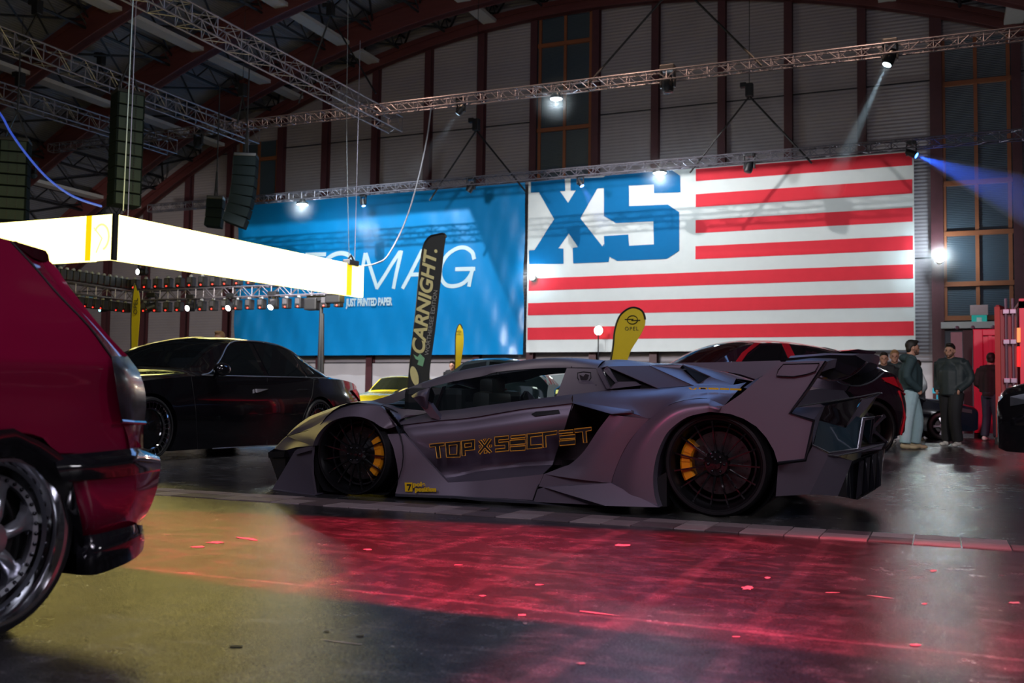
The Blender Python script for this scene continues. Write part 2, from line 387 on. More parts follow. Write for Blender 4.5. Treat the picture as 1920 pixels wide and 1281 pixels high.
# gable wall
xs=[X0+(X1-X0)*i/60 for i in range(61)]
bm=bmesh.new(); slab(bm,[(X0,WY,0),(X1,WY,0)]+[(x,WY,arch(x)+1.3) for x in xs[::-1]],(0,.3,0)); tag(obj('wall_back',bm,M_clad),kind='structure')
bm=bmesh.new(); box(bm,(X0,WY-.05,0),(X1,WY-.002,2.32)); tag(obj('trim_1',bm,M_cladlo),kind='structure')
bm=bmesh.new(); box(bm,(X0,WY-.07,2.32),(X1,WY-.002,2.36)); box(bm,(X0,WY-.05,6.0),(X1,WY-.002,6.05)); box(bm,(X0,WY-.04,12.4),(X1,WY-.002,12.44)); tag(obj('trim_2',bm,M_dark),kind='structure')
bm=bmesh.new(); box(bm,(X0-.3,YN,0),(X0,WY,arch(X0)+1.3)); tag(obj('wall_left',bm,M_clad),kind='structure')
bm=bmesh.new(); box(bm,(X1,YN,0),(X1+.3,WY,arch(X1)+1.3)); tag(obj('wall_right',bm,M_clad),kind='structure')
bm=bmesh.new(); slab(bm,[(X0,YN-.3,0),(X1,YN-.3,0)]+[(x,YN-.3,arch(x)+1.3) for x in xs[::-1]],(0,.3,0)); tag(obj('wall_front',bm,M_clad),kind='structure')
bm=bmesh.new(); slab(bm,[(x,YN,arch(x)+1.3) for x in xs]+[(x,YN,arch(x)+1.5) for x in xs[::-1]],(0,WY-YN,0)); tag(obj('ceiling',bm,M_deck),kind='structure')
# wall columns
cpx=[211,282,358,436,529,612,705,803,903,1002,1118,1230,1355,1480,1618,1757,1908]
for i,p in enumerate(cpx):
    X=wx(p); w=.15 if p not in (1757,) else .2; bm=bmesh.new()
    box(bm,(X-w,WY-.04,0),(X+w,WY-.02,arch(X)+.4)); box(bm,(X-.03,WY-.3,0),(X+.03,WY-.04,arch(X)+.4)); box(bm,(X-w,WY-.33,0),(X+w,WY-.3,arch(X)+.4))
    tag(obj('column_%d'%(i+1),bm,M_column),kind='structure')
# glulam arch beams across the hall
k=0
for Y in (9.4,13.7,18.0,22.3,26.6,30.9,35.2,37.6):
    k+=1; bm=bmesh.new(); hw=.16; dep=1.05 if Y<37 else .55
    fl=0 if Y<37 else 0
    for (za,zb,w) in ((0,dep,hw),(0,.24,hw+.07),(dep-.2,dep,hw+.07)):
        sl=[(x,Y-w,arch(x)+za) for x in xs]+[(x,Y-w,arch(x)+zb) for x in xs[::-1]]; slab(bm,sl,(0,2*w if Y<37 else .3,0))
    tag(obj('beam_%d'%k,bm,M_glulam),kind='structure')
# dark lattice purlins between the beams, one object per bay
Ys=[13.7,18.0,22.3,26.6,30.9,35.2,37.9]
for j in range(len(Ys)-1):
    bm=bmesh.new(); ya,yb=Ys[j],Ys[j+1]; x=-42
    while x<14:
        za=arch(x)
        for zz in (.45,1.1): tube(bm,[(x,ya,za+zz),(x,yb,za+zz)],.06,4,cap=False)
        n=3
        for q in range(n):
            a=ya+(yb-ya)*q/n; b=ya+(yb-ya)*(q+1)/n
            tube(bm,[(x,a,za+.45),(x,(a+b)/2,za+1.1),(x,b,za+.45)],.035,4,cap=False)
        x2=x+2.25
        for (a,b) in ((ya,yb),(yb,ya)): tube(bm,[(x,a,arch(x)+.8),(x2,b,arch(x2)+.8)],.045,4,cap=False)
        x=x2
    tag(obj('beam_lattice_%d'%(j+1),bm,M_dark),kind='structure')
# pale ducts running the length of the hall
dx=[atY(px,py,Y)[0] for px,py,Y in ((330,95,30.9),(650,70,35.2),(755,125,37.8),(925,75,37.8),(1210,30,37.8),(1410,35,37.8),(1665,63,37.8),(1900,130,37.8))]
dx=[-36.4,-31.4]+[dx[1],dx[3],dx[4],dx[5],dx[6],dx[7]]+[-27]
for i,X in enumerate(dx):
    bm=bmesh.new(); z=arch(X)+.12
    for j in range(len(Ys)-1):
        box(bm,(X-.30,Ys[j]+.26,z+.1),(X+.30,Ys[j+1]-.24,z+.25))
    tag(obj('beam_duct_%d'%(i+1),bm,M_duct),kind='structure')
# windows
def window(name,xa,xb,zs,zmul,top):
    bm=bmesh.new(); box(bm,(xa+.1,WY-.12,zs[0]),(xb-.1,WY-.06,top)); w=tag(obj(name,bm,M_pane),kind='structure')
    bm=bmesh.new(); xm=(xa+xb)/2
    for x in (xa+.24,xm,xb-.24): box(bm,(x-.06,WY-.2,zs[0]),(x+.06,WY-.12,top))
    for z in zs: box(bm,(xa+.15,WY-.24,z-.08),(xb-.15,WY-.12,z+.08))
    obj('window_frame',bm,M_orange,w)
xa,xb=wx(1002),wx(1118)
window('window_1',xa,xb,[atY(1060,y,WY)[2] for y in (390,243,84)],0,arch(xa)+.1)
xa,xb=wx(1757),wx(1908)
window('window_2',xa,xb,[atY(1836,y,WY)[2] for y in (597,533,438,343,155)],0,arch(xb)+.1)
xa,xb=wx(445),wx(529)
window('window_3',xa,xb,[atY(500,y,WY)[2] for y in (380,300)],0,arch(xa)+.1)
# banners ---------------------------------------------------------
def rip(x,z,seed,amp):
    top=9.9; t=max(0,(top-z)/7)
    return amp*(math.sin(x*5.3+seed+2.3*z)*.5+math.sin(x*11.1+1.7*seed-2.2*z+1.5*math.sin(x))*.22+math.sin(x*2.1+z*1.4+seed)*.6)*(.3+.7*t)
def cutup(bm,xa,xb,dx,zs=()):
    x=xa+dx
    while x<xb:
        bmesh.ops.bisect_plane(bm,geom=bm.verts[:]+bm.edges[:]+bm.faces[:],plane_co=(x,0,0),plane_no=(1,0,0)); x+=dx
    for z in zs: bmesh.ops.bisect_plane(bm,geom=bm.verts[:]+bm.edges[:]+bm.faces[:],plane_co=(0,0,z),plane_no=(0,0,1))
def cloth(name,c,shapes,mats,seed,label,cat,amp=.024,dx=.13,Y=37.3,curl=0):
    """shapes: list of (polygons in (x,z), material index); drawn as layers 4 mm apart"""
    xa,xb,za,zb=c; root=None
    for li,(polys,mi,nm) in enumerate(shapes):
        bm=bmesh.new()
        for P in polys:
            V=[bm.verts.new((p[0],0,p[1])) for p in P]
            for t in tessellate_polygon([[Vector((p[0],p[1],0)) for p in P]]):
                try: bm.faces.new([V[i] for i in t])
                except ValueError: pass
        cutup(bm,xa,xb,dx,[za+(zb-za)*i/24 for i in range(1,24)])
        for v in bm.verts:
            t=(zb-v.co.z)/(zb-za); e=min(v.co.x-xa,xb-v.co.x)
            v.co.y=Y-.012*li+rip(v.co.x,v.co.z,seed,amp*(1+curl*math.exp(-e/.9)*3))
            if li==0: pass
        for f in bm.faces:
            if f.normal.y>0: f.normal_flip()
        if root is None: root=thing(name,bm,mats[mi],label,cat,smooth=180)
        else:
            obj(nm,bm,mats[mi],root,180)
    return root
def atYp(p,Y=37.3): q=atY(p[0],p[1],Y); return (q[0],q[2])
def z7(x,y): return atYp((960+x/2.4615,260+y/2.4615))
def z6(x,y): return atYp((440+x/3.2018,320+y/3.2018))
c=[atYp(p) for p in ((991,341),(1713,283),(1716,656),(990,661))]
xa,xb=c[0][0],c[1][0]; zb,za=(c[0][1]+c[1][1])/2,(c[2][1]+c[3][1])/2
sh=(zb-za)/14; xc=z7(848,300)[0]
M_ban=[mat('banner_white_cloth',(.66,.70,.69),.7,0,.05,3,spec=.2),mat('banner_red_cloth',(.72,.035,.055),.7,0,.08,3,spec=.2),mat('banner_blue_cloth',(.0,.135,.35),.7,0,.08,3,spec=.2)]
red=[]
for i in range(7):
    z1=zb-2*i*sh; red.append([(xc if i<4 else xa+.06,z1-sh),(xb-.05,z1-sh),(xb-.05,z1-(.03 if i==0 else 0)),(xc if i<4 else xa+.06,z1-(.03 if i==0 else 0))])
XL=[z7(*p) for p in ((88,195),(245,187),(247,242),(222,243),(260,297),(295,240),(272,240),(271,186),(425,178),(425,228),(395,230),(316,368),(418,498),(426,485),(428,505),(450,545),(447,570),(283,576),(280,505),(305,501),(262,437),(215,507),(238,508),(239,578),(80,580),(80,517),(105,515),(195,372),(125,248),(88,250))]
SL=[z7(*p) for p in ((425,176),(440,168),(740,147),(776,172),(778,248),(657,252),(655,212),(540,217),(541,312),(720,305),(772,340),(773,518),(715,555),(487,565),(450,545),(428,505),(425,450),(537,443),(541,495),(655,488),(653,382),(480,390),(425,358))]
cloth('flag_banner',(xa,xb,za,zb),[([[(xa,za),(xb,za),(xb,zb),(xa,zb)]],0,''),(red,1,'red_stripes'),([XL,SL],2,'blue_letters')],M_ban,1.3,'huge white banner with red stripes and two big blue block letters on the back wall','banner')
def stroke(pts,w,closed=False):
    """ribbon polygons in x/z along points"""
    out=[]; P=[Vector((p[0],p[1])) for p in pts]; n=len(P)
    for i in range(n if closed else n-1):
        a,b=P[i],P[(i+1)%n]; d=(b-a).normalized(); m=Vector((-d.y,d.x))*w/2; e=d*w*.22
        out.append([tuple(a-e+m),tuple(a-e-m),tuple(b+e-m),tuple(b+e+m)])
    return out
c=[atYp(p) for p in ((450,384),(985,340),(982,664),(443,668))]
xa,xb=-30.1,c[1][0]; zb,za=(c[0][1]+c[1][1])/2,(c[2][1]+c[3][1])/2
M_bb=[mat('sky_blue_banner_vinyl',(.004,.25,.60),.33,0,.08,2,coat=.3,coatr=.3),mat('banner_lettering_white',(.62,.74,.78),.45,0,.05,3)]
let=[]
for S in ([(785,500),(742,705)],[(790,500),(855,705),(990,490)],[(1000,485),(955,705)],[(1012,705),(1125,480),(1172,695)],[(1050,625),(1160,622)]): let+=stroke([z6(*p) for p in S],.17)
let+=stroke([tuple(v[:2]) for v in spline([Vector(z6(*p)+(0,)) for p in ((1437,528),(1425,490),(1385,463),(1335,468),(1280,505),(1243,570),(1238,635),(1268,685),(1320,694),(1375,675),(1415,630),(1432,585))],4)],.17)+stroke([z6(1440,590),z6(1330,592)],.17)+stroke([z6(1428,590),z6(1408,692)],.17)
oc=[(618+98*math.cos(a*math.pi/12)-22*math.sin(-a*math.pi/12),598-102*math.sin(a*math.pi/12)) for a in range(24)]
let+=stroke([tuple(v[:2]) for v in spline([Vector(z6(*p)+(0,)) for p in oc+oc[:1]],3)],.2)+stroke([z6(430,505),z6(545,503)],.18)+stroke([z6(490,505),z6(455,702)],.18)
ban=cloth('blue_banner',(xa,xb,za,zb),[([[(xa,za),(xb,za),(xb,zb),(xa,zb)]],0,''),(let,1,'white_lettering')],M_bb,4.1,'huge sky blue banner with thin slanted white lettering on the back wall','banner',amp=.03,curl=1)
p0=z6(672,815); hh=(z6(672,770)[1]-p0[1])
bm=text_bm('JUST PRINTED PAPER',hh*1.38,Matrix.Translation((p0[0],37.235,p0[1]))@Matrix.Rotation(math.pi/2,4,'X'),.003,.02,sx=.62)
xs_=[v.co.x for v in bm.verts]; kx=(z6(950,800)[0]-p0[0])/(max(xs_)-min(xs_))
for v in bm.verts: v.co.x=p0[0]+(v.co.x-min(xs_))*kx
obj('small_lettering',bm,M_bb[1],ban)
for nm_,x0,x1 in (('flag_banner',c[0][0]+15,0),('blue_banner',0,0)):
    o_=bpy.data.objects[nm_]; xs_=[v.co.x+o_.location.x for v in o_.data.vertices]; zt_=max(v.co.z for v in o_.data.vertices)+o_.location.z
    bm=bmesh.new(); tube(bm,[(min(xs_),37.36,zt_-.02),(max(xs_),37.36,zt_-.02)],.025,6); obj('top_rail',bm,M_dark,o_)
    for i in range(5):
        x=min(xs_)+.3+(max(xs_)-min(xs_)-.6)*i/4; bm=bmesh.new(); tube(bm,[(x,37.36,zt_-.02),(x,38.0,zt_+.05)],.02,5); obj('wall_bracket',bm,M_dark,o_)
# safety signs and lower wall details by the right window
q=atY(1836,590,WY-.4)
bm=bmesh.new(); box(bm,(q[0]-.28,q[1],q[2]-.02),(q[0]+.28,q[1]+.05,q[2]+.33),0,.01); sg=thing('exit_sign',bm,mat('pink_grey_board',(.45,.30,.30),.5),'small pink and green exit sign hanging beside the container','sign')
bm=bmesh.new(); box(bm,(q[0]-.24,q[1]-.01,q[2]-.42),(q[0]+.24,q[1]+.03,q[2]-.02),0,.01); gp=obj('green_panel',bm,mat('exit_green',(.01,.28,.24),.4,emit=(.02,.5,.42),es=.25),sg)
bm=bmesh.new(); box(bm,(q[0]-.08,q[1]-.02,q[2]-.34),(q[0]+.08,q[1]-.01,q[2]-.1)); obj('figure',bm,mat('sign_figure_white',(.6,.7,.65),.4),gp)
bm=bmesh.new(); za=atY(1800,610,WY-.3)[2]; box(bm,(wx(1762),WY-.5,za-.12),(wx(1900),WY-.13,za+.1)); tag(obj('trim_3',bm,M_duct),kind='structure')
bm=bmesh.new(); box(bm,(wx(1762),WY-.3,0),(wx(1990),WY-.06,za-.2)); tag(obj('trim_4',bm,mat('blue_grey_panel',(.12,.13,.17),.5)),kind='structure')
# ---------------------------------------------------------------- trusses, lamps, loudspeakers
M_alu=mat('truss_aluminium',(.21,.20,.24),.42,.6,.1,5)
M_black=mat('matte_black_housing',(.012,.013,.016),.45,0,.2,8)
M_spk=mat('speaker_grey_black',(.004,.008,.010),.8,0,.15,6,spec=.12)
M_spk2=mat('speaker_grille',(.032,.048,.052),.7,0,.15,6,spec=.2)
M_cable=mat('black_cable',(.01,.01,.012),.6)
def T(name,a,b,w,h,seg,label,group=None,r=.025,rd=.012):
    bm=bmesh.new(); truss(bm,a,b,w,h,seg,r,rd); return thing(name,bm,M_alu,label,'truss',group)
TY2=34.7
T('lighting_truss',(-34.0,30,10.98),(6,30,10.98),.3,.3,.32,'long slim aluminium truss crossing the hall high in front of the back wall')
T('lighting_truss',(-33.0,TY2,9.24),(6,TY2,9.37),.3,.3,.32,'slim aluminium truss running just along the top of the banners')
T('lighting_truss',(-18.2,11,10.75),(-18.2,31.2,10.75),.55,.55,.5,'wide aluminium truss running lengthwise, rightmost of the three overhead',None,.03,.016)
a=atX(0,80,-24.7); b=atY(474,240,31.3)
T('lighting_truss',(-24.7,14,10.85),(-24.7,31.4,10.95),.5,.55,.5,'wide aluminium truss running lengthwise, middle of the three overhead',None,.03,.016)
T('lighting_truss',(-28.8,14,10.65),(-28.8,31.4,10.9),.5,.55,.5,'wide aluminium truss running lengthwise, leftmost of the three overhead',None,.03,.016)
# hanging slings and motors above the trusses
def sling(px,py,Y,spread,hgt,label,top=None):
    """black chain hoist with a pair of slings down to the truss; (px,py) = hoist"""
    q=Vector(atY(px,py,Y)); bm=bmesh.new(); box(bm,(q.x-.13,q.y-.12,q.z-.22),(q.x+.13,q.y+.12,q.z+.25),0,.03); box(bm,(q.x-.32,q.y-.1,q.z+.12),(q.x-.1,q.y+.1,q.z+.3),0,.03)
    e=thing('chain_hoist',bm,M_black,label,'hoist')
    for s in spread: bm=bmesh.new(); tube(bm,[q+Vector((0,0,-.2)),q+Vector((s[0],0,-hgt))],.035,5); obj('sling',bm,M_cable,e)
    bm=bmesh.new(); tube(bm,[q+Vector((0,0,.2)),(q.x,q.y,arch(q.x)+.1)],.012,4); obj('chain',bm,M_cable,e); return e
sling(893,235,TY2,((-2.0,),(2.2,)),2.85,'black chain hoist with spread slings above the blue banner')
sling(1405,170,TY2,((-2.1,),(2.1,)),2.75,'black chain hoist with spread slings above the stripes of the flag banner')
sling(1270,-45,30,((-3.0,),(2.6,)),3.2,'black chain hoist at the roof above the long crossing truss')
sling(620,20,30,((-1.3,),(2.0,)),3.3,'black chain hoist at the roof above the end of the wide truss')
sling(70,15,22.0,((-.5,),(.5,)),.9,'black chain hoist over the upper left truss')
sling(38,150,24,((-.1,),(.1,)),.6,'black chain hoist beside the red-brown beam at far left')
sling(190,112,28.6,((-.3,),(.3,)),1.0,'black chain hoist between two trusses, above the tall speaker array')
sling(455,170,29,((-.2,),(.25,)),1.2,'black chain hoist under the wide truss above the curved speaker array')
# round flood lamps
M_glow=mat('lamp_lens_white',(.8,.9,1),.3,emit=(.75,.93,1),es=30)
def flood(px,py,Y,r,label,up=.25,axis=(0,0,1),mm=None,lit=60,stand=False):
    q=Vector(atY(px,py,Y)); bm=bmesh.new(); lathe(bm,q,axis,[(.26,.03),(.25,.10),(.12,.14),(.10,r),(.02,r*1.05),(0.0,r*.98)],24)
    e=thing('flood_lamp',bm,M_black,label,'lamp')
    bm=bmesh.new(); lathe(bm,q,axis,[(.01,r*.97),(-.012,r*.7),(-.02,0)],24); obj('lens',bm,mm or M_glow,e)
    if up:
        bm=bmesh.new(); tube(bm,[q+Vector((0,0,.24)),q+Vector((0,0,.24+up))],.02,5); obj('bracket',bm,M_black,e)
    if axis!=(0,0,1):
        bm=bmesh.new(); tube(bm,[q,(q.x,q.y,.02)] if stand else [q+Vector((0,.05,0)),(q.x,37.7,q.z)],.022,6); obj('stand_pole' if stand else 'wall_arm',bm,M_black,e)
    if lit:
        m_=bpy.data.materials.get('lamp_haze_volume')
        if m_ is None:
            m_,nt_,p_=_nodes('lamp_haze_volume'); nt_.nodes.remove(p_); v_=nt_.nodes.new('ShaderNodeVolumeScatter'); 
            tc_=nt_.nodes.new('ShaderNodeTexCoord'); sb_=nt_.nodes.new('ShaderNodeVectorMath'); sb_.operation='SUBTRACT'; sb_.inputs[1].default_value=(0,0,.95); ln_=nt_.nodes.new('ShaderNodeVectorMath'); ln_.operation='LENGTH'
            mr_=nt_.nodes.new('ShaderNodeMapRange'); mr_.interpolation_type='SMOOTHERSTEP'; mr_.inputs['From Max'].default_value=.93; mr_.inputs['To Min'].default_value=.16; mr_.inputs['To Max'].default_value=0
            nt_.links.new(tc_.outputs['Object'],sb_.inputs[0]); nt_.links.new(sb_.outputs[0],ln_.inputs[0]); nt_.links.new(ln_.outputs['Value'],mr_.inputs['Value']); nt_.links.new(mr_.outputs[0],v_.inputs['Density'])
            nt_.links.new(v_.outputs[0],nt_.nodes['Material Output'].inputs['Volume'])
        bm=bmesh.new(); bmesh.ops.create_icosphere(bm,subdivisions=3,radius=.95)
        for v in bm.verts: v.co=v.co+q+Vector((0,-.1,-.1))
        thing('lamp_haze',bm,m_,'faint haze glowing around the '+label.replace('glowing ','').replace('bright ',''),'haze',None,'stuff')
        l=bpy.data.lights.new('lamp_light','POINT'); l.energy=lit; l.color=(.72,.9,1); l.shadow_soft_size=.1
        o=bpy.data.objects.new('lamp_light',l); COL.objects.link(o); o.location=q+Vector((0,0,-.15)) if axis==(0,0,1) else q+Vector(axis)*-.25
    return e
flood(1043,186,30,.20,'glowing round flood lamp under the long crossing truss before the tall window',.15)
flood(1237,325,TY2,.24,'glowing round flood lamp at the truss above the letter S',.15,lit=110)
flood(567,384,TY2,.24,'glowing round flood lamp at the truss above the blue banner',.1,lit=110)
M_warm=mat('lamp_lens_warm',(1,.9,.75),.3,emit=(1,.86,.62),es=150)
flood(1762,485,37.1,.15,'bright warm lamp on the dark red column right of the flag banner',0,(0,.8,-.35),M_warm,lit=220)
flood(998,520,37.0,.11,'bright warm lamp in the gap between the two banners',0,(0,.9,-.3),M_warm,lit=60)
flood(1122,620,36.6,.17,'round white lamp glowing low before the flag banner, left of the yellow feather flag',0,(0,1,0),M_warm,lit=0,stand=True)
# moving head lamps
def head(px,py,Y,aim,label,sc=1,col=None,es=12,beam=None,group=None,angle=12,power=200,hang=None):
    q=Vector(atY(px,py,Y)); d=Vector(aim).normalized(); e=empty('moving_head_lamp',q+Vector((0,0,.3*sc)),label,'spotlight',group)
    bm=bmesh.new(); box(bm,(q.x-.17*sc,q.y-.12*sc,q.z+.3*sc),(q.x+.17*sc,q.y+.12*sc,q.z+.44*sc),0,.02*sc); obj('base',bm,M_black,e)
    bm=bmesh.new()
    for s in (-1,1): box(bm,(q.x+s*.16*sc-.025*sc,q.y-.05*sc,q.z-.08*sc),(q.x+s*.16*sc+.025*sc,q.y+.05*sc,q.z+.31*sc),0,.01*sc)
    obj('yoke',bm,M_black,e)
    bm=bmesh.new(); lathe(bm,q,d,[(-.2*sc,.02),(-.2*sc,.10*sc),(-.05*sc,.125*sc),(.12*sc,.135*sc),(.2*sc,.12*sc),(.205*sc,.10*sc)],16); hd=obj('lamp_head',bm,M_black,e,40)
    m=M_black if col is None else mat('lens_%s'%('_'.join('%d'%(c*99) for c in col)),col,.3,emit=col,es=es)
    bm=bmesh.new(); lathe(bm,q,d,[(.2*sc,.105*sc),(.215*sc,.06*sc),(.22*sc,0)],16); obj('lens',bm,m if col else mat('dark_lens',(.03,.04,.05),.1),hd)
    if col and power:
        l=bpy.data.lights.new('beam_light','SPOT'); l.energy=power; l.color=col; l.spot_size=math.radians(angle); l.spot_blend=.4; l.shadow_soft_size=.03
        o=bpy.data.objects.new('beam_light',l); COL.objects.link(o); o.location=q+d*.3*sc; o.rotation_euler=d.to_track_quat('-Z','Y').to_euler()
    if beam:
        L,ra,rb,dens,bc=beam
        m,nt,p=_nodes('stage_haze'); nt.nodes.remove(p); v=nt.nodes.new('ShaderNodeVolumeScatter'); v.inputs['Density'].default_value=dens; v.inputs['Color'].default_value=(1,1,1,1); v.inputs['Anisotropy'].default_value=.1
        nt.links.new(v.outputs[0],nt.nodes['Material Output'].inputs['Volume'])
        bm=bmesh.new(); lathe(bm,q+d*.24*sc,d,[(0,0),(0,ra),(L,rb),(L,0)],20)
        hz=thing('beam_haze',bm,m,bc,'haze',None,'stuff')
    return e
head(1669,108,30,(-.42,-.28,-1.05),'moving head lamp shining a pale beam down, under the crossing truss at right',1.2,(.6,.85,1),25,(4.3,.12,.42,.12,'pale blue beam of stage haze slanting down from the upper right lamp'),angle=9,power=1500)
head(1709,288,TY2,(.95,-.25,-.55),'small moving head shining a blue beam at the top right corner of the flag banner',.9,(.02,.12,1),40,(6.5,.1,1.3,.12,'blue beam of stage haze spreading over the right window'),angle=24,power=1800)
head(1088,343,TY2,(.45,-.1,-.75),'small blue moving head hanging above the letter X',.75,(.08,.2,1),40,(1.9,.08,.32,.12,'short blue beam of haze on the letter X'),angle=22,power=420)
head(681,380,TY2,(.25,-.1,-1),'small blue moving head hanging over the blue banner, right of the flood lamp',.75,(.08,.2,1),40,(2.2,.08,.3,.12,'short blue beam of haze on the blue banner'),angle=18,power=320)
head(864,206,30,(-.75,-.1,-1),'moving head with a faint pale beam under the crossing truss near the cable',.9,(.5,.7,.9),2,(2.6,.1,.45,.06,'faint pale beam of haze under the crossing truss'),angle=22,power=130)
head(1252,158,30,(0.05,-.1,-1),'unlit black moving head hanging from the crossing truss between two wall columns',1.35)
head(883,352,TY2,(-.6,-.2,-1),'unlit moving head turned left above the right end of the blue banner',1.0)
head(1405,312,TY2,(-.25,-.2,-1),'unlit moving head hanging above the red stripes of the flag banner',1.1)
head(60,325,28,(.7,-.2,-.6),'black moving head under the small truss behind the left speakers',1.1)
head(372,268,30,(.1,-.4,-1),'black moving head under the crossing truss left of the curved speaker array',1.1)
# line arrays of loudspeakers
def line_array(px,py,Y,n,w,d,h,curve,label,rot,holes=True):
    """cabinets hang one under another and tilt more and more; each turned by rot about z"""
    q=Vector(atY(px,py,Y)); e=empty('speaker_array',q,label,'loudspeaker')
    bm=bmesh.new(); R=Matrix.Rotation(rot,4,'Z')
    t=bmesh.new(); box(t,(-w/2,-d/2,0),(w/2,d/2,.1),0,.02)
    for s in (-1,1): tube(t,[(s*w*.4,0,.1),(0,0,.9)],.03,5)
    tube(t,[(0,0,.9),(0,0,max(1.4,10.7-q.z))],.02,5); merge(bm,t,Matrix.Translation(q)@R); obj('rigging_frame',bm,M_black,e)
    pos=Vector((0,0,0)); a=0
    for i in range(n):
        a+=curve*(i+1)/n
        Mx=Matrix.Translation(q)@R@Matrix.Translation(pos)@Matrix.Rotation(a,4,'X')
        bm=bmesh.new(); t=bmesh.new(); box(t,(-w/2,-d/2,-h+.015),(w/2,d/2,0),0,.02)
        merge(bm,t,Mx); c=obj('cabinet',bm,M_spk,e)
        if holes:
            bm=bmesh.new(); t=bmesh.new(); box(t,(-w/2+.05,-d/2-.02,-h+.03),(w/2-.05,-d/2,-.02),0,.008); merge(bm,t,Mx); g=obj('grille',bm,M_spk2,c)
            bm=bmesh.new(); t=bmesh.new()
            for s in (-.12,.12):
                for k in range(4): box(t,(s*w*1.3-.02,-d/2-.03,-h+.06+k*(h-.08)/4),(s*w*1.3+.02,-d/2-.005,-h+.06+k*(h-.08)/4+(h-.08)/7))
            merge(bm,t,Mx); obj('slots',bm,M_black,c)
        pos=pos+Matrix.Rotation(a,3,'X')@Vector((0,0,-h))
    return e
line_array(240,180,20,9,.72,.62,.335,.0,'tall straight black speaker array hanging behind the corner of the light box',math.radians(62))
line_array(462,296,24,7,.55,.66,.30,-.085,'curved speaker array hanging left of the blue banner, the nearer one',math.radians(-62))
line_array(405,375,25,3,.45,.5,.3,-.05,'small dark speaker array behind the curved one',math.radians(-62))
line_array(30,268,20,7,.75,.6,.32,.02,'dark speaker array at the left edge above the light box',math.radians(40))
# light box ring hanging over the stand
LX,LY=-15.0,None
c0=atX(215,403,LX); c1=atX(682,500,LX); LY0=c0[1]; LY1=c1[1]; zt=c0[2]+.02; zb=atX(215,487,LX)[2]
zt2=c1[2]; zb2=atX(682,558,LX)[2]
M_box=mat('light_box_fabric_lit',(.9,.9,.8),.5,emit=(1,.80,.21),es=5.2,var=0)
M_box2=mat('light_box_end_lit',(.9,.85,.6),.5,emit=(1,.80,.30),es=3.2,var=0)
M_yel=mat('light_box_yellow_lit',(.9,.6,.02),.5,emit=(1,.62,.0),es=1.0,var=0)
M_ylogo=mat('light_box_logo_yellow',(.9,.7,.2),.5,emit=(1,.75,.2),es=1.6,var=0)
e=empty('light_box',(LX-5,(LY0+LY1)/2,zb),'bright white hanging light box ring with yellow stripes over the stand','light box')
def lbp(name,lo,hi,m,par=e,bev=0):
    bm=bmesh.new(); box(bm,lo,hi,0,bev); return obj(name,bm,m,par)
zta,ztb=(zt+zt2)/2,(zb+zb2)/2
def slope(y,top): 
    t=(y-LY0)/(LY1-LY0); return (zt+(zt2-zt)*t) if top else (zb+(zb2-zb)*t)
LXl=LX-9.3
def sidepanel(name,x0,x1,ya,yb,m,par=e,inset=0):
    bm=bmesh.new(); slab(bm,[(x0,ya,slope(ya,0)+inset),(x0,yb,slope(yb,0)+inset),(x0,yb,slope(yb,1)-inset),(x0,ya,slope(ya,1)-inset)],(x1-x0,0,0)); return obj(name,bm,m,par)
ys_=[atX(650,520,LX)[1],atX(655,520,LX)[1]]
sidepanel('side_panel',LX-.16,LX,LY0+.1,LY1,M_box)
sidepanel('yellow_stripe',LX-.1,LX+.006,ys_[0],ys_[1]+.12,M_yel)
xs1=atY(162,420,LY0)[0]; xs2=atY(172,420,LY0)[0]
lbp('front_panel',(LXl,LY0,zb),(xs2,LY0+.16,zt),M_box); fp=lbp('corner_panel',(xs2,LY0,zb),(LX-.05,LY0+.1,zt),M_box2); lbp('yellow_stripe',(xs1,LY0-.006,zb),(xs2,LY0+.1,zt),M_yel)
lbp('corner_post',(LX-.05,LY0-.01,zb-.01),(LX+.01,LY0+.1,zt+.01),M_black)
bm=bmesh.new(); cx=(xs2+LX)/2-.02; cz=(zb+zt)/2
tube(bm,[(cx+.2*math.cos(t*math.pi/10-1.2),LY0-.008,cz+.26*math.sin(t*math.pi/10-1.2)) for t in range(13)],.022,5); tube(bm,[(cx-.2,LY0-.008,cz+.2),(cx+.02,LY0-.008,cz-.02),(cx-.12,LY0-.008,cz-.3)],.015,5)
obj('logo',bm,M_ylogo,fp)
bm=bmesh.new(); q=Vector(atX(658,492,LX-.05)); box(bm,(q.x-.12,q.y-.25,q.z-.1),(q.x+.12,q.y+.25,q.z+.06),0,.03); tube(bm,[q+Vector((0,-.2,0)),q+Vector((0,0,.2)),q+Vector((0,.2,0))],.03,5); obj('lifting_bracket',bm,M_black,e)
for (x,y) in ((LX-.05,LY0+.4),(LX-.05,LY1-.4),(LX-4,LY0+.08),(LXl+.4,LY0+.08)):
    bm=bmesh.new(); tube(bm,[(x,y,slope(y,1)),(x,y,10.9)],.01,4); obj('steel_wire',bm,M_alu,e)
# pale tall mast-like cable in front of the tall array
bm=bmesh.new(); a=atY(251,-30,17); b=atY(231,395,17); tube(bm,[a,b],.012,5); thing('steel_cable',bm,mat('pale_wire',(.5,.6,.62),.4),'straight pale steel cable running down past the tall speaker array','cable')
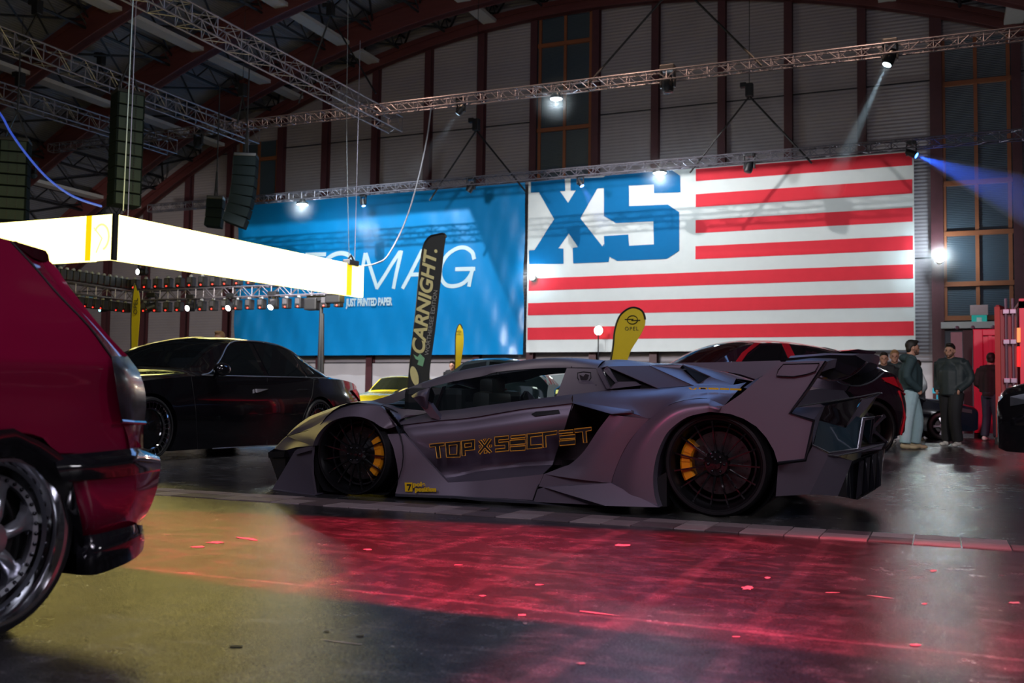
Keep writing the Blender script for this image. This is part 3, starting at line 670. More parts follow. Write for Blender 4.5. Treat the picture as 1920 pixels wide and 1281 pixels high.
# hanging cables
def cable(pts,Ys,r,m,label):
    P=[atY(p[0],p[1],y) for p,y in zip(pts,Ys)]; bm=bmesh.new(); tube(bm,spline(P,8),r,5); return thing('cable',bm,m,label,'cable',smooth=180)
cable([(809,195),(800,262),(783,340),(760,415),(728,478),(705,494),(680,499)],[30,29,28,26,25,24.5,LY1],.024,mat('grey_cable_wrap',(.42,.42,.45),.5,var=.4,scale=20),'grey taped cable curving down from the crossing truss to the light box end')
cable([(-6,205),(6,222),(20,248),(50,290),(85,330),(120,358),(150,374),(190,387)],[17]*8,.028,mat('blue_lit_rope',(.12,.2,.6),.5,emit=(.02,.1,1),es=.35,var=.3),'thick hanging cable with blue light put into its colour at upper left')  # cable is no lamp; the blue light on it is put in as emission
cable([(653,-60),(652,60),(650,250),(655,498)],[27]*4,.01,mat('thin_wire',(.25,.28,.3),.5),'thin lifting chain above the far end of the light box')
# lower lighting ring truss with rows of small fixtures
M_led=mat('red_indicator_led',(1,.1,.05),.4,emit=(1,.03,.02),es=3)
def px_at(px,py,s):
    d=FPX/s; r=Vector(ray(px,py)); return Vector((0,0,CAMZ))+r*d
cor=px_at(243,556,60); zc=cor.z
L1=Vector(atZ(100,519,zc)); R1=Vector(atZ(672,533,zc))
R1=Vector((atY(648,537,cor.y)[0],cor.y,zc)); L1=Vector((cor.x,atX(95,519,cor.x)[1],zc))
T('lighting_truss',L1,cor,.34,.3,.34,'truss with red-lit fixtures running towards the red hatchback',None,.022,.014)
T('lighting_truss',cor,R1,.34,.3,.34,'low truss carrying rows of red-lit fixtures below the light box',None,.022,.014)
def fixture(loc):
    e=empty('wash_light',loc,'small black fixture with a red indicator on the low truss','lamp','small fixtures along the low truss')
    x,y,z=loc
    bm=bmesh.new(); box(bm,(x-.11,y-.1,z),(x+.11,y+.1,z+.3),0,.03); obj('housing',bm,M_black,e)
    bm=bmesh.new(); box(bm,(x-.07,y-.12,z+.12),(x+.07,y-.1,z+.28),0,.01); obj('front_grille',bm,mat('fixture_grille',(.06,.06,.07),.4),e)
    bm=bmesh.new(); ball(bm,(x+.02,y-.12,z+.04),.024,8); obj('indicator',bm,M_led,e)
    bm=bmesh.new(); ball(bm,(x,y-.02,z+.32),.06,8); obj('cap',bm,mat('fixture_cap',(.3,.32,.34),.3),e)
    return e
proto=fixture(tuple(cor+Vector((.4,0,.22)))); first=True
n1=int((R1-cor).length/.42)
def lay(a,b,n,dz,lab,grp):
    global first
    for i in range(n):
        p=a.lerp(b,(i+.5)/n)+Vector((0,0,dz))
        o=proto if first else copytree(proto); first=False; o.location=p; o['label']=lab; o['group']=grp
lay(cor,R1,n1,.22,'small black red-dotted fixture in the upper row below the light box','upper row of fixtures below the light box')
lay(cor,R1,n1,-.52,'small black red-dotted fixture in the lower row below the light box','lower row of fixtures below the light box')
lay(cor,L1,13,.22,'small black red-dotted fixture in the upper row nearest the red hatchback','upper row of fixtures near the hatchback')
lay(cor,L1,10,-.52,'small black red-dotted fixture in the lower row nearest the red hatchback','lower row of fixtures near the hatchback')
for (px,py,ax,lb,cc) in ((267,510,(-.2,-1,-.1),'round white beam lamp above the low truss, behind the light box edge',(.85,1,1)),(197,578,(-.4,-1,-.2),'cyan glowing lamp under the low truss near the red hatchback',(.2,.9,1)),(359,576,(-.1,-1,-.3),'white glowing lamp under the low truss, left of the blue banner',(.9,.95,1)),(434,574,(0,-1,-.5),'white lamp tilted down under the low truss at the left edge of the blue banner',(.9,.95,1)),(512,571,(.1,-1,-.7),'white lamp under the low truss in front of the blue banner',(.9,.95,1))):
    head(px,py,cor.y-.1 if px!=197 else atX(197,578,cor.x-.1)[1],ax,lb,.85,cc,14,power=0)
head(286,575,cor.y-.1,(-.9,-1,-.6),'unlit lamp under the low truss beside the yellow feather flag',.95)
# black stand with speaker under the far end of the ring
q=px_at(603,562,66); gx,gy=q.x,q.y
e=empty('lamp_stand',(gx,gy,0),'slim black stand with hanging cables in front of the blue banner','stand')
bm=bmesh.new(); tube(bm,[(gx,gy,0),(gx,gy,q.z+.1)],[.09,.05],8); tube(bm,[(gx+.06,gy,.1),(gx+.09,gy,1.4),(gx+.04,gy,q.z-.4)],.05,6); obj('pole',bm,M_black,e)
bm=bmesh.new(); box(bm,(gx-.45,gy-.1,q.z-.05),(gx+.65,gy+.1,q.z+.12),0,.02); box(bm,(gx-.5,gy-.16,q.z-.3),(gx-.08,gy+.12,q.z+.05),0,.04); box(bm,(gx+.2,gy-.15,q.z-.12),(gx+.7,gy+.12,q.z+.22),0,.04); obj('lamp_bar',bm,M_black,e)
bm=bmesh.new(); tube(bm,[(gx-.6,gy,.02),(gx+.6,gy,.02)],.04,6); tube(bm,[(gx,gy-.6,.02),(gx,gy+.6,.02)],.04,6); obj('foot',bm,M_black,e)
# feather flags
def ring(bm,fn,r0,r1,n=20):
    pass
M_fy=mat('yellow_flag_cloth',(.78,.58,.01),.55,0,.06,4)
M_fk=mat('charcoal_flag_cloth',(.035,.038,.045),.6,0,.1,4)
M_fl=mat('flag_mark_black',(.03,.03,.02),.6)
def feather(name,outline,Y,m,label,marks=None,trim=True,base=None,thick=.012,turn=0):
    P=[Vector(atY(p[0],p[1],Y)) for p in outline]
    bx=base[0] if base else (P[0].x+P[-1].x)/2
    e=empty(name,(P[0].x,Y,0),label,'flag')
    S=spline(P+[P[0]],5)[:-1]
    bm=bmesh.new(); slab(bm,S,(0,thick,0)); obj('sail',bm,m,e)
    bm=bmesh.new(); side=S[:len(S)*3//5] if trim else S[:len(S)//2]
    tube(bm,[(P[0].x,Y,.0)]+[Vector(p)+Vector((-.005,.005,0)) for p in side],.022 if trim else .015,6); obj('pole',bm,M_black,e)
    bm=bmesh.new(); tube(bm,[(P[0].x-.35,Y,.03),(P[0].x+.35,Y,.03)],.02,6); tube(bm,[(P[0].x,Y-.35,.03),(P[0].x,Y+.35,.03)],.02,6); obj('foot',bm,M_black,e)
    return e
f1=feather('feather_flag',[(1145,680),(1150,650),(1153,620),(1163,592),(1184,577),(1204,583),(1210,604),(1202,626),(1184,655),(1172,680)],20,M_fy,'yellow feather flag with a black edge in front of the flag banner')
s1=FPX/20.5
def opel(cx,cy,Y,s,par,sl=0):
    c=Vector(atY(cx,cy,Y)); bm=bmesh.new()
    tube(bm,[c+Vector((s*math.cos(a*math.pi/10),-.012,s*math.sin(a*math.pi/10)*.8)) for a in range(20)],s*.09,4,closed=True)
    tube(bm,[c+Vector((-1.5*s,-.012,.1*s)),c+Vector((.2*s,-.012,.12*s)),c+Vector((-.2*s,-.012,-.12*s)),c+Vector((1.5*s,-.012,-.1*s))],s*.09,4)
    t=text_bm('OPEL',s*1.0,Matrix.Translation(c+Vector((-1.5*s,-.012,-2.0*s)))@Matrix.Rotation(math.pi/2,4,'X'),.002,.0,space=1.25); merge(bm,t)
    obj('printed_logo',bm,M_fl,par)
opel(1186,600,20,.11,f1)
f2=feather('feather_flag',[(853,700),(854,660),(855,625),(862,608),(868,620),(869,645),(864,680),(861,700)],23,M_fy,'narrow yellow feather flag in front of the blue banner, right of the charcoal flag',trim=False); opel(861,622,23,.045,f2)
f3=feather('feather_flag',[(247,690),(246,640),(247,580),(253,533),(260,550),(262,580),(258,640),(252,690)],14,M_fy,'narrow yellow feather flag standing behind the black sedan near the low truss',trim=False)
bm=text_bm('OPEL',.13,Matrix.Translation(atY(257,590,14-.03))@Matrix.Rotation(-math.pi/2,4,'Y')@Matrix.Rotation(math.pi/2,4,'X'),.002); obj('printed_word',bm,M_fl,f3)
f4=feather('feather_flag',[(766,735),(769,690),(780,590),(791,480),(802,448),(820,440),(835,441),(832,470),(818,600),(806,690),(801,735)],18,M_fk,'charcoal feather flag with pale yellow upright lettering leaning before the blue banner')
def along(txt,pa,pb,Y,size,par,m,off=0,sx=1,nm='lettering',shear=.0,flip=False):
    a=Vector(atY(*pa,Y)); b=Vector(atY(*pb,Y)); d=(b-a).normalized(); up=Vector((-d.z,0,d.x))
    bm=text_bm(txt,size,Matrix.Identity(4),.002,off,shear=shear)
    xs=[v.co.x for v in bm.verts]; k=(b-a).length/(max(xs)-min(xs)); mn=min(xs)
    for v in bm.verts: v.co=a+d*((v.co.x-mn)*k)+up*v.co.y+Vector((0,-.014-v.co.z,0))
    return obj(nm,bm,m,par)
M_py=mat('pale_yellow_print',(.78,.72,.38),.5); M_pg=mat('pale_green_print',(.25,.55,.35),.5); M_gp=mat('grey_print',(.35,.36,.38),.5)
along('CARNIGHT.',(795,664),(820,468),18,.42,f4,M_py,.012,shear=.25)
along('WÖRTHERSEE EDITION',(804,667),(821,545),18,.13,f4,M_gp,.0,nm='small_lettering')
bm=bmesh.new(); c=Vector(atY(786,676,18-.02)); slab(bm,[c+Vector(p)*.14 for p in ((-1,0,.9),(-.3,0,.5),(.1,0,1),(.9,0,.3),(.6,0,-.9),(-.3,0,-.6),(-.1,0,0),(-.6,0,.2))],(0,.004,0)); obj('green_mark',bm,M_pg,f4)
bm=bmesh.new(); c=Vector(atY(777,705,18-.02)); slab(bm,[c+Vector((math.cos(a*math.pi/8)*.09-.05*math.sin(a*math.pi/8),0,math.sin(a*math.pi/8)*.2)) for a in range(16)],(0,.004,0)); obj('pale_mark',bm,M_py,f4)
# ---------------------------------------------------------------- wheels
M_tyre=mat('tyre_rubber',(.012,.012,.014),.5,0,.2,20,bump=.2,bscale=60)
M_rimk=mat('gloss_black_rim',(.03,.03,.035),.14,.8,.1,10,coat=1)
M_rimin=mat('satin_black_barrel',(.010,.010,.012),.35,.6,.1,10)
M_disc=mat('brake_disc_steel',(.09,.09,.095),.35,.9,.2,30)
M_cal=mat('yellow_brake_caliper',(.80,.30,.01),.3,0,.08,8,coat=.5)
M_chrome=mat('polished_steel',(.75,.77,.80),.08,1,.03,6)
M_silver=mat('silver_alloy',(.42,.44,.50),.28,.8,.05,6)
M_bolt=mat('wheel_bolt_dark',(.05,.05,.06),.2,.9)
def wheel(parent,c,axis,R,rr,w,style='multi',caliper=0,spokes=15,rimm=None,barrel=None,dish=.05):
    """c centre of the outer face, axis points outwards; R tyre radius, rr rim radius, w width"""
    c=Vector(c); d=Vector(axis).normalized(); u=Vector((0,0,1)); u=(u-d*u.dot(d)).normalized(); v=u.cross(d)
    rimm=rimm or M_rimk; barrel=barrel or M_rimin
    e=bpy.data.objects.new('wheel',None); COL.objects.link(e)
    if parent is not None: e.parent=parent; e.location=c-world_loc(parent)
    else: e.location=c
    def P(r,a,o): return c+d*o+(v*math.cos(a)+u*math.sin(a))*r
    bm=bmesh.new(); sw=R-rr
    lathe(bm,c,d,[(-.004,rr),(.006,rr+.2*sw),(.004,rr+.55*sw),(-.012,R-.012),(-.04,R),(-w+.04,R),(-w+.01,R-.02),(-w,rr+.3*sw),(-w+.02,rr-.01)],64)
    for k in range(60):   # tread grooves as shallow ribs
        a=2*math.pi*k/60
        t=[P(R+.0015,a+s*.018,o) for s,o in ((-1,-.045),(1,-.045),(2.2,-w*.45),(.2,-w*.45))]; poly(bm,t)
    obj('tyre',bm,M_tyre,e,35)
    bm=bmesh.new()
    lathe(bm,c,d,[(-w+.02,rr-.012),(-w*.55,rr-.035),(-.10,rr-.03),(-.035,rr-.022),(-.012,rr-.012),(.004,rr-.004),(.006,rr+.006),(-.006,rr+.008)],64)
    obj('rim_barrel',bm,barrel,e,40)
    # disc and caliper
    if style!='none':
        bm=bmesh.new(); lathe(bm,c,d,[(-.13,.05),(-.13,rr*.70),(-.155,rr*.70),(-.155,.05)],48)
        for k in range(24):
            a=2*math.pi*k/24
            for q in (.42,.52,.62): ball(bm,P(rr*q,a+q,-.129),.004,6)
        obj('brake_disc',bm,M_disc,e,40)
    if caliper is not None and style!='none' and caliper is not False:
        bm=bmesh.new(); a0,a1=caliper; pr=[(.56,-.06),(.60,-.045),(.78,-.045),(.83,-.06),(.83,-.15),(.56,-.15)]
        rows=[[P(rr*q,a0+(a1-a0)*k/10,o) for q,o in pr] for k in range(11)]
        G=[[bm.verts.new(p) for p in r] for r in rows]
        for i in range(10):
            for j in range(6): bm.faces.new((G[i][j],G[i+1][j],G[i+1][(j+1)%6],G[i][(j+1)%6]))
        bm.faces.new(G[0]); bm.faces.new(G[-1][::-1])
        for t in (.25,.5,.75):
            a=a0+(a1-a0)*t; slab(bm,[P(rr*q,a+s*.05,-.04) for q,s in ((.60,-1),(.78,-1),(.78,1),(.60,1))],d*-.01)
        obj('brake_caliper',bm,M_cal,e,30)
    if style=='multi':
        bm=bmesh.new()
        for k in range(spokes):
            a=math.pi/2+2*math.pi*k/spokes+.08
            # twin faced tapering blade
            pr=[(.06,-.045,.011),(.12,-.03,.008),(rr*.6,-.020,.0058),(rr-.025,-.014,.0065),(rr-.008,-.018,.010)]
            L=[[P(r,a+s*h/r,o+z) for s,z in ((-1,-.016),(-.7,0),(.7,0),(1,-.016))] for r,o,h in pr]
            G=[[bm.verts.new(p) for p in r] for r in L]
            for i in range(len(G)-1):
                for j in range(3): bm.faces.new((G[i][j],G[i][j+1],G[i+1][j+1],G[i+1][j]))
        obj('spoke_star',bm,rimm,e,35)
        bm=bmesh.new(); lathe(bm,c,d,[(-.12,.08),(-.05,.085),(-.032,.07),(-.028,.035),(-.015,.03),(-.012,0)],32); obj('hub',bm,rimm,e,40)
        bm=bmesh.new()
        for k in range(6): ball(bm,P(.05,k*math.pi/3,-.026),.010,8)
        obj('wheel_bolts',bm,M_bolt,e,60)['kind']='stuff'
        bm=bmesh.new()
        lathe(bm,c,d,[(-.10,rr*.80),(-.10,rr*.84),(-.115,rr*.84),(-.115,rr*.80)],48,closed=True); obj('inner_ring',bm,mat('dark_satin_ring',(.04,.04,.045),.3,.6),e,40)
    if style=='turbine':
        bm=bmesh.new(); lathe(bm,c,d,[(-.03,rr*.70),(-.012,rr*.72),(-.012,rr*.76),(-.03,rr*.78)],48); lathe(bm,c,d,[(-.02,rr*.93),(.0,rr*.95),(.0,rr),(-.03,rr)],48)
        for k in range(spokes):
            a=2*math.pi*k/spokes; slab(bm,[P(rr*q,a+s*.018,-.01) for q,s in ((.75,-1),(.95,-1),(.95,1),(.75,1))],d*-.02)
        obj('spoke_ring',bm,rimm,e,40)
        bm=bmesh.new(); lathe(bm,c,d,[(-.04,rr*.7),(-.03,rr*.4),(-.02,rr*.15),(-.02,0)],40); obj('centre_cap',bm,M_rimk,e,40)
    if style=='five':
        bm=bmesh.new()
        for k in range(5):
            a=math.pi/2+2*math.pi*k/5+.35
            pr=[(.05,-.03,.035),(rr*.45,-.03,.022),(rr*.8,-.035,.024),(rr-.02,-.04,.034)]
            L=[[P(r,a+s*h/r,o+z) for s,z in ((-1,-.03),(-.75,0),(.75,0),(1,-.03))] for r,o,h in pr]
            G=[[bm.verts.new(p) for p in r] for r in L]
            for i in range(len(G)-1):
                for j in range(3): bm.faces.new((G[i][j],G[i][j+1],G[i+1][j+1],G[i+1][j]))
        lathe(bm,c,d,[(-.06,.07),(-.03,.065),(-.02,.03),(-.02,0)],24)
        obj('spoke_star',bm,rimm,e,35)
    if style=='six':   # broad flared spokes with a riveted outer ring, deep polished lip
        bm=bmesh.new(); r2=rr*.80
        lathe(bm,c,d,[(-.075,r2*.90),(-.06,r2*.91),(-.055,r2*.99),(-.07,r2*1.02)],64)
        for k in range(6):
            a=2*math.pi*k/6+.28
            pr=[(.045,-.035,.022),(r2*.4,-.022,.018),(r2*.62,-.03,.019),(r2*.82,-.05,.034),(r2*.93,-.06,.055)]
            L=[[P(r,a+s*h/r,o+z) for s,z in ((-1,-.03),(-.8,-.004),(0,.003),(.8,-.004),(1,-.03))] for r,o,h in pr]
            G=[[bm.verts.new(p) for p in r] for r in L]
            for i in range(len(G)-1):
                for j in range(4): bm.faces.new((G[i][j],G[i][j+1],G[i+1][j+1],G[i+1][j]))
        lathe(bm,c,d,[(-.06,.06),(-.03,.055),(-.025,.03),(-.03,.0)],32)
        obj('spoke_star',bm,rimm,e,60)
        bm=bmesh.new()
        for k in range(36): ball(bm,P(r2*.955,2*math.pi*k/36,-.056),.0065,6)
        obj('rivets',bm,M_bolt,e,60)['kind']='stuff'
    return e
# ---------------------------------------------------------------- the wide matte supercar
YC=7.28
def Z1(x,y,Y): return Vector(atY(480+x/4,660+y/4,Y))
def Z2(x,y,Y): return Vector(atY(900+x/4,660+y/4,Y))
def Z3(x,y,Y): return Vector(atY(1220+x/3.558,620+y/3.558,Y))
def satin():
    m,nt,p=_nodes('matte_plum_grey_wrap'); L=nt.links
    tc=nt.nodes.new('ShaderNodeTexCoord'); n=nt.nodes.new('ShaderNodeTexNoise'); n.inputs['Scale'].default_value=900; L.new(tc.outputs['Object'],n.inputs['Vector'])
    lw=nt.nodes.new('ShaderNodeLayerWeight'); lw.inputs['Blend'].default_value=.35
    r=nt.nodes.new('ShaderNodeMix'); r.data_type='RGBA'; r.inputs['A'].default_value=(.235,.185,.235,1); r.inputs['B'].default_value=(.17,.165,.23,1); L.new(lw.outputs['Facing'],r.inputs['Factor'])
    q=nt.nodes.new('ShaderNodeMix'); q.data_type='RGBA'; q.blend_type='MULTIPLY'; q.inputs['Factor'].default_value=.25; L.new(r.outputs['Result'],q.inputs['A'])
    cr=nt.nodes.new('ShaderNodeMapRange'); cr.inputs['From Min'].default_value=.35; cr.inputs['From Max'].default_value=.65; cr.inputs['To Min'].default_value=.6; cr.inputs['To Max'].default_value=1.2; L.new(n.outputs['Fac'],cr.inputs['Value']); L.new(cr.outputs['Result'],q.inputs['B'])
    L.new(q.outputs['Result'],p.inputs['Base Color']); p.inputs['Metallic'].default_value=.55; p.inputs['Roughness'].default_value=.38
    return m
M_sat=satin()
M_gk=mat('gloss_black_trim',(.008,.008,.011),.12,0,.1,8,coat=1)
M_void=mat('shadow_black_plastic',(.006,.006,.008),.6,0,.1,8)
def glass(name,tint=(.02,.03,.035),a=.45,rough=.02):
    m=mat(name,tint,rough,0,0,5); p=m.node_tree.nodes['Principled BSDF']; nt=m.node_tree
    for l in list(nt.links):
        if l.to_socket.name=='Base Color': nt.links.remove(l)
    p.inputs['Base Color'].default_value=tint+(1,); tr=nt.nodes.new('ShaderNodeBsdfTransparent'); tr.inputs[0].default_value=(.75,.85,.85,1)
    mx=nt.nodes.new('ShaderNodeMixShader'); mx.inputs[0].default_value=a; nt.links.new(tr.outputs[0],mx.inputs[1]); nt.links.new(p.outputs[0],mx.inputs[2]); nt.links.new(mx.outputs[0],nt.nodes['Material Output'].inputs['Surface'])
    return m
M_gls=glass('tinted_car_glass',(.012,.017,.022),.26)
M_gdk=glass('dark_privacy_glass',(.006,.008,.010),.85)
car=empty('sports_car',(-2.5,YC,0),'wide matte plum-grey supercar with big rear wing and orange outlined lettering on its door','car')
def both(name,bm,m,smooth=30,parent=car,mir=True,label=None):
    if mir and name not in ('body_front','body_upper','tail','front_splitter','windscreen','deck_fin'):
        b2=bm.copy()
        for v in b2.verts: v.co.y=2*YC-v.co.y
        bmesh.ops.reverse_faces(b2,faces=b2.faces)
        near=obj(name,bm,m,parent,smooth,label); obj(name,b2,m,parent,smooth,label); return near
    if mir: mirrorY(bm,YC)
    return obj(name,bm,m,parent,smooth,label)
def C(p,dx=0,dz=0): return Vector((p[0]+dx,YC,p[2]+dz))
def line(rows,**k): pass
# --- bonnet and front wings
sil=[Z1(235,622,6.80),Z1(300,557,6.84),Z1(400,487,6.86),Z1(500,447,6.88),Z1(640,398,6.88),Z1(760,373,6.88),Z1(860,366,6.88),Z1(960,392,6.80)]
r1=[Z1(232,630,6.62),Z1(300,572,6.50),Z1(400,508,6.42),Z1(500,466,6.36),Z1(640,415,6.32),Z1(760,388,6.30),Z1(860,386,6.33),Z1(940,402,6.38)]
cr=[Z1(232,633,6.60),Z1(330,602,6.45),Z1(430,560,6.34),Z1(520,508,6.27),Z1(620,452,6.23),Z1(740,414,6.22),Z1(860,403,6.24),Z1(938,412,6.28)]
ar=[Z1(427,705,6.18),Z1(448,645,6.17),Z1(490,585,6.17),Z1(545,535,6.17),Z1(620,500,6.17),Z1(710,484,6.17),Z1(800,492,6.17),Z1(880,524,6.17)]
bm=bmesh.new()
rm=[a.lerp(b,.5)+Vector((0,0,.008)) for a,b in zip(r1,cr)]
patch(bm,[[C(p,-.06,.0) for p in sil],sil,r1,rm,cr],3,3,lin_v=True)
patch(bm,[cr,ar],3,3,lin_v=True)
# rear of the flare and vent strip
v0=[Z1(938,412,6.28),Z1(1000,462,6.28),Z1(1040,505,6.29),Z1(1075,550,6.30)]
v1=[Z1(880,524,6.17),Z1(925,555,6.18),Z1(960,572,6.20),Z1(985,578,6.24)]
patch(bm,[v0,v1],3,2,lin_v=True)
# wheel arch lip turned inwards
patch(bm,[ar+v1[1:3],[p+Vector((0,.22,0)) for p in ar+v1[1:3]]],3,2,lin_v=True)
# nose side between seam and headlamp
n0=[Z1(232,634,6.60),Z1(330,604,6.45),Z1(427,562,6.34)]
patch(bm,[[Z1(232,634,6.60),Z1(330,604,6.45),Z1(435,600,6.30),Z1(470,612,6.20)],[Z1(188,672,6.64),Z1(290,660,6.5),Z1(400,650,6.3),Z1(447,650,6.18)],[Z1(142,728,6.66),Z1(215,738,6.55),Z1(300,716,6.4),Z1(427,705,6.19)]],3,3)
# nose running across to the centre line
ns=[Z1(235,628,6.78),Z1(188,668,6.78),Z1(140,724,6.78),Z1(97,752,6.76),Z1(100,792,6.74),Z1(160,962,6.74),Z1(118,1030,6.7)]
patch(bm,[[C(p,-.20) for p in ns],[Vector((p.x-.12,7.0,p.z)) for p in ns],ns],2,3,lin_v=True)
patch(bm,[[Z1(232,634,6.60),Z1(188,672,6.64),Z1(142,728,6.66)],[ns[0],ns[1],ns[2]]],2,2,lin_v=True)
# corner fin in front of the wheel
slab(bm,[Z1(290,745,6.36),Z1(312,728,6.34),Z1(425,706,6.2),Z1(415,820,6.19),Z1(418,920,6.18),Z1(442,1074,6.18),Z1(118,1036,6.42),Z1(165,958,6.45),Z1(222,860,6.45)],(0,.03,0))
slab(bm,[Z1(305,755,6.33),Z1(330,742,6.31),Z1(423,720,6.18),Z1(420,738,6.18),Z1(318,768,6.32)],(0,-.02,0))
both('body_front',bm,M_sat,42)
bm=bmesh.new(); slab(bm,[Z1(97,752,6.70),Z1(222,742,6.56),Z1(218,790,6.56),Z1(100,795,6.70)],(0,-.012,0)); both('headlamp',bm,M_gk,30)
bm=bmesh.new(); slab(bm,[Z1(103,795,6.72),Z1(222,790,6.60),Z1(220,868,6.58),Z1(162,965,6.6)],(0,.05,0)); both('front_intake',bm,M_gk,30)
bm=bmesh.new(); sp=[Z1(28,1030,6.62),Z1(120,1034,6.34),Z1(300,1058,6.2),Z1(442,1074,6.15)]
patch(bm,[[C(p,-.25) for p in sp],[Vector((p.x-.05,6.9,p.z)) for p in sp],sp,[p+Vector((.01,0,-.018)) for p in sp],[C(p,-.23,-.018) for p in sp]],3,2,lin_v=True); both('front_splitter',bm,M_sat,30)
# yellow edged louvres on the wing top
bm=bmesh.new()
for (a,b) in (((425,492),(480,465)),((500,455),(560,433)),((578,427),(640,405)),((430,510),(470,492))):
    slab(bm,[Z1(a[0],a[1]+2,6.66),Z1(b[0],b[1]+2,6.66),Z1(b[0]-18,b[1]+16,6.54),Z1(a[0]-18,a[1]+18,6.54)],(0,0,.004))
both('wing_louvres',bm,M_void,30)
bm=bmesh.new()
for k in range(7):
    t=k/7; p=Z1(970+110*t*.95,415+135*t,6.272); slab(bm,[p,p+Vector((.035,0,-.015)),p+Vector((.06,0,-.055)),p+Vector((.02,0,-.04))],(0,-.012,0))
both('vent_fins',bm,M_gk,30)
bm=bmesh.new(); slab(bm,[Z1(950,572,6.32),Z1(1078,552,6.36),Z1(1100,612,6.36),Z1(990,612,6.33)],(0,.25,0)); both('vent_void',bm,M_void,30)
# --- cowl, A pillar, roof and engine cover (upper body)
S=[Z1(1086,548,6.40),Z1(1370,514,6.40),Z1(1530,501,6.40),Z2(0,482,6.40),Z2(300,430,6.40),Z2(500,407,6.40),Z2(697,384,6.40)]
B=[Z1(1000,400,6.62),Z1(1180,440,6.60),Z1(1345,446,6.58),Z1(1510,432,6.58),Z2(0,405,6.58),Z2(300,368,6.58),Z2(570,332,6.57),Z2(697,318,6.56)]
bm=bmesh.new()
def Bn(i): return B[i]
# door top
B2=[Z1(1100,500,6.55),Z1(1345,447,6.57),Z1(1510,432,6.57),Z2(0,408,6.58),Z2(300,368,6.58),Z2(500,342,6.58),Z2(697,318,6.56)]
patch(bm,[B2,[a.lerp(b,.5)+Vector((0,-.03,.0)) for a,b in zip(B2,S)],S],3,2)
patch(bm,[[Z1(960,392,6.80),Z1(1010,396,6.70),Z1(1100,425,6.62),Z1(1345,447,6.57)],[Z1(945,405,6.5),Z1(1010,450,6.45),Z1(1075,500,6.42),Z1(1100,500,6.5)],[Z1(938,412,6.28),Z1(1000,462,6.28),Z1(1040,505,6.29),Z1(1086,548,6.38)]],3,2)
# roof side band
rs=[Z1(862,368,6.90),Z1(1000,327,6.94),Z1(1250,228,6.98),Z1(1500,147,7.0),Z1(1700,108,7.0),Z2(130,92,7.0),Z2(400,53,7.0),Z2(650,43,7.0),Z2(850,56,7.0),Z2(940,64,7.0)]
rw=[Z1(975,392,6.78),Z1(1060,372,6.74),Z1(1250,278,6.76),Z1(1480,222,6.8),Z1(1700,182,6.82),Z2(130,150,6.83),Z2(400,126,6.84),Z2(650,118,6.84),Z2(800,118,6.83),Z2(880,124,6.82)]
patch(bm,[[C(p) for p in rs[2:]],rs[2:],[a.lerp(b,.55)+Vector((0,-.02,.006)) for a,b in zip(rs,rw)][2:],rw[2:]],3,2)
patch(bm,[rs[:3],[a.lerp(b,.55) for a,b in zip(rs,rw)][:3],rw[:3]],3,2)
# quarter panel behind the window
poly(bm,[Z2(650,122,6.83),Z2(890,126,6.82),Z2(930,200,6.74),Z2(975,285,6.66),Z2(700,322,6.58),Z2(572,333,6.60),Z2(600,260,6.66)])
# engine cover
es_=[Z2(940,64,7.0),Z2(1070,58,7.02),Z2(1300,83,7.0),Z2(1540,92,6.98),Z2(1740,140,6.9),Z2(1920,200,6.85)]
ep=[Z2(880,124,6.82),Z2(955,110,6.82),Z2(1270,103,6.86),Z2(1520,98,6.90),Z2(1728,185,6.76),Z2(1900,245,6.66)]
patch(bm,[[C(p) for p in es_],es_,ep],3,2,lin_v=True)
slab(bm,[Z2(955,110,6.80),Z2(1270,103,6.85),Z2(1600,252,6.62),Z2(1332,272,6.60)],(0,.02,0))
slab(bm,[Z2(1270,103,6.86),Z2(1520,98,6.88),Z2(1500,120,6.87),Z2(1640,235,6.7),Z2(1725,186,6.75),Z2(1900,245,6.64),Z2(1600,254,6.63)],(0,.02,0))
slab(bm,[Z2(878,126,6.80),Z2(912,118,6.80),Z2(985,275,6.62),Z2(960,278,6.63)],(0,-.03,0))
slab(bm,[Z2(955,112,6.79),Z2(975,125,6.79),Z2(1035,225,6.66),Z2(1022,232,6.66),Z2(930,136,6.79)],(0,-.02,0))
# rear wing top
T_=[Z2(697,318,6.56),Z2(985,288,6.60),Z2(1332,270,6.62),Z2(1600,252,6.62),Z2(1760,246,6.60),Z2(1900,246,6.58),Z3(640,345,6.55)]
Mx=[Z2(697,350,6.48),Z2(985,352,6.44),Z2(1300,345,6.42),Z2(1560,295,6.42),Z2(1760,278,6.42),Z2(1900,285,6.42),Z3(600,380,6.42)]
Bx=[Z2(697,384,6.40),Z2(1130,455,6.26),Z2(1272,500,6.26),Z2(1420,397,6.24),Z2(1560,358,6.22),Z2(1700,349,6.22),Z3(490,500,6.2)]
patch(bm,[T_,Mx,Bx],3,3)
both('body_upper',bm,M_sat,28)
bm=bmesh.new(); slab(bm,[Z2(930,136,6.80),Z2(1020,232,6.68),Z2(990,272,6.64),Z2(960,255,6.66)],(0,.06,0)); slab(bm,[Z2(965,115,6.83),Z2(1210,236,6.70),Z2(1180,226,6.72),Z2(1040,224,6.70)],(0,.06,0)); slab(bm,[Z2(1210,236,6.69),Z2(1325,272,6.62),Z2(1200,275,6.63)],(0,.05,0)); both('scoop_void',bm,M_void,30)
bm=bmesh.new(); slab(bm,[Z2(1030,224,6.66),Z2(1168,222,6.68),Z2(1210,250,6.64),Z2(975,278,6.60)],(0,.01,0)); both('scoop_plate',bm,M_sat,30)
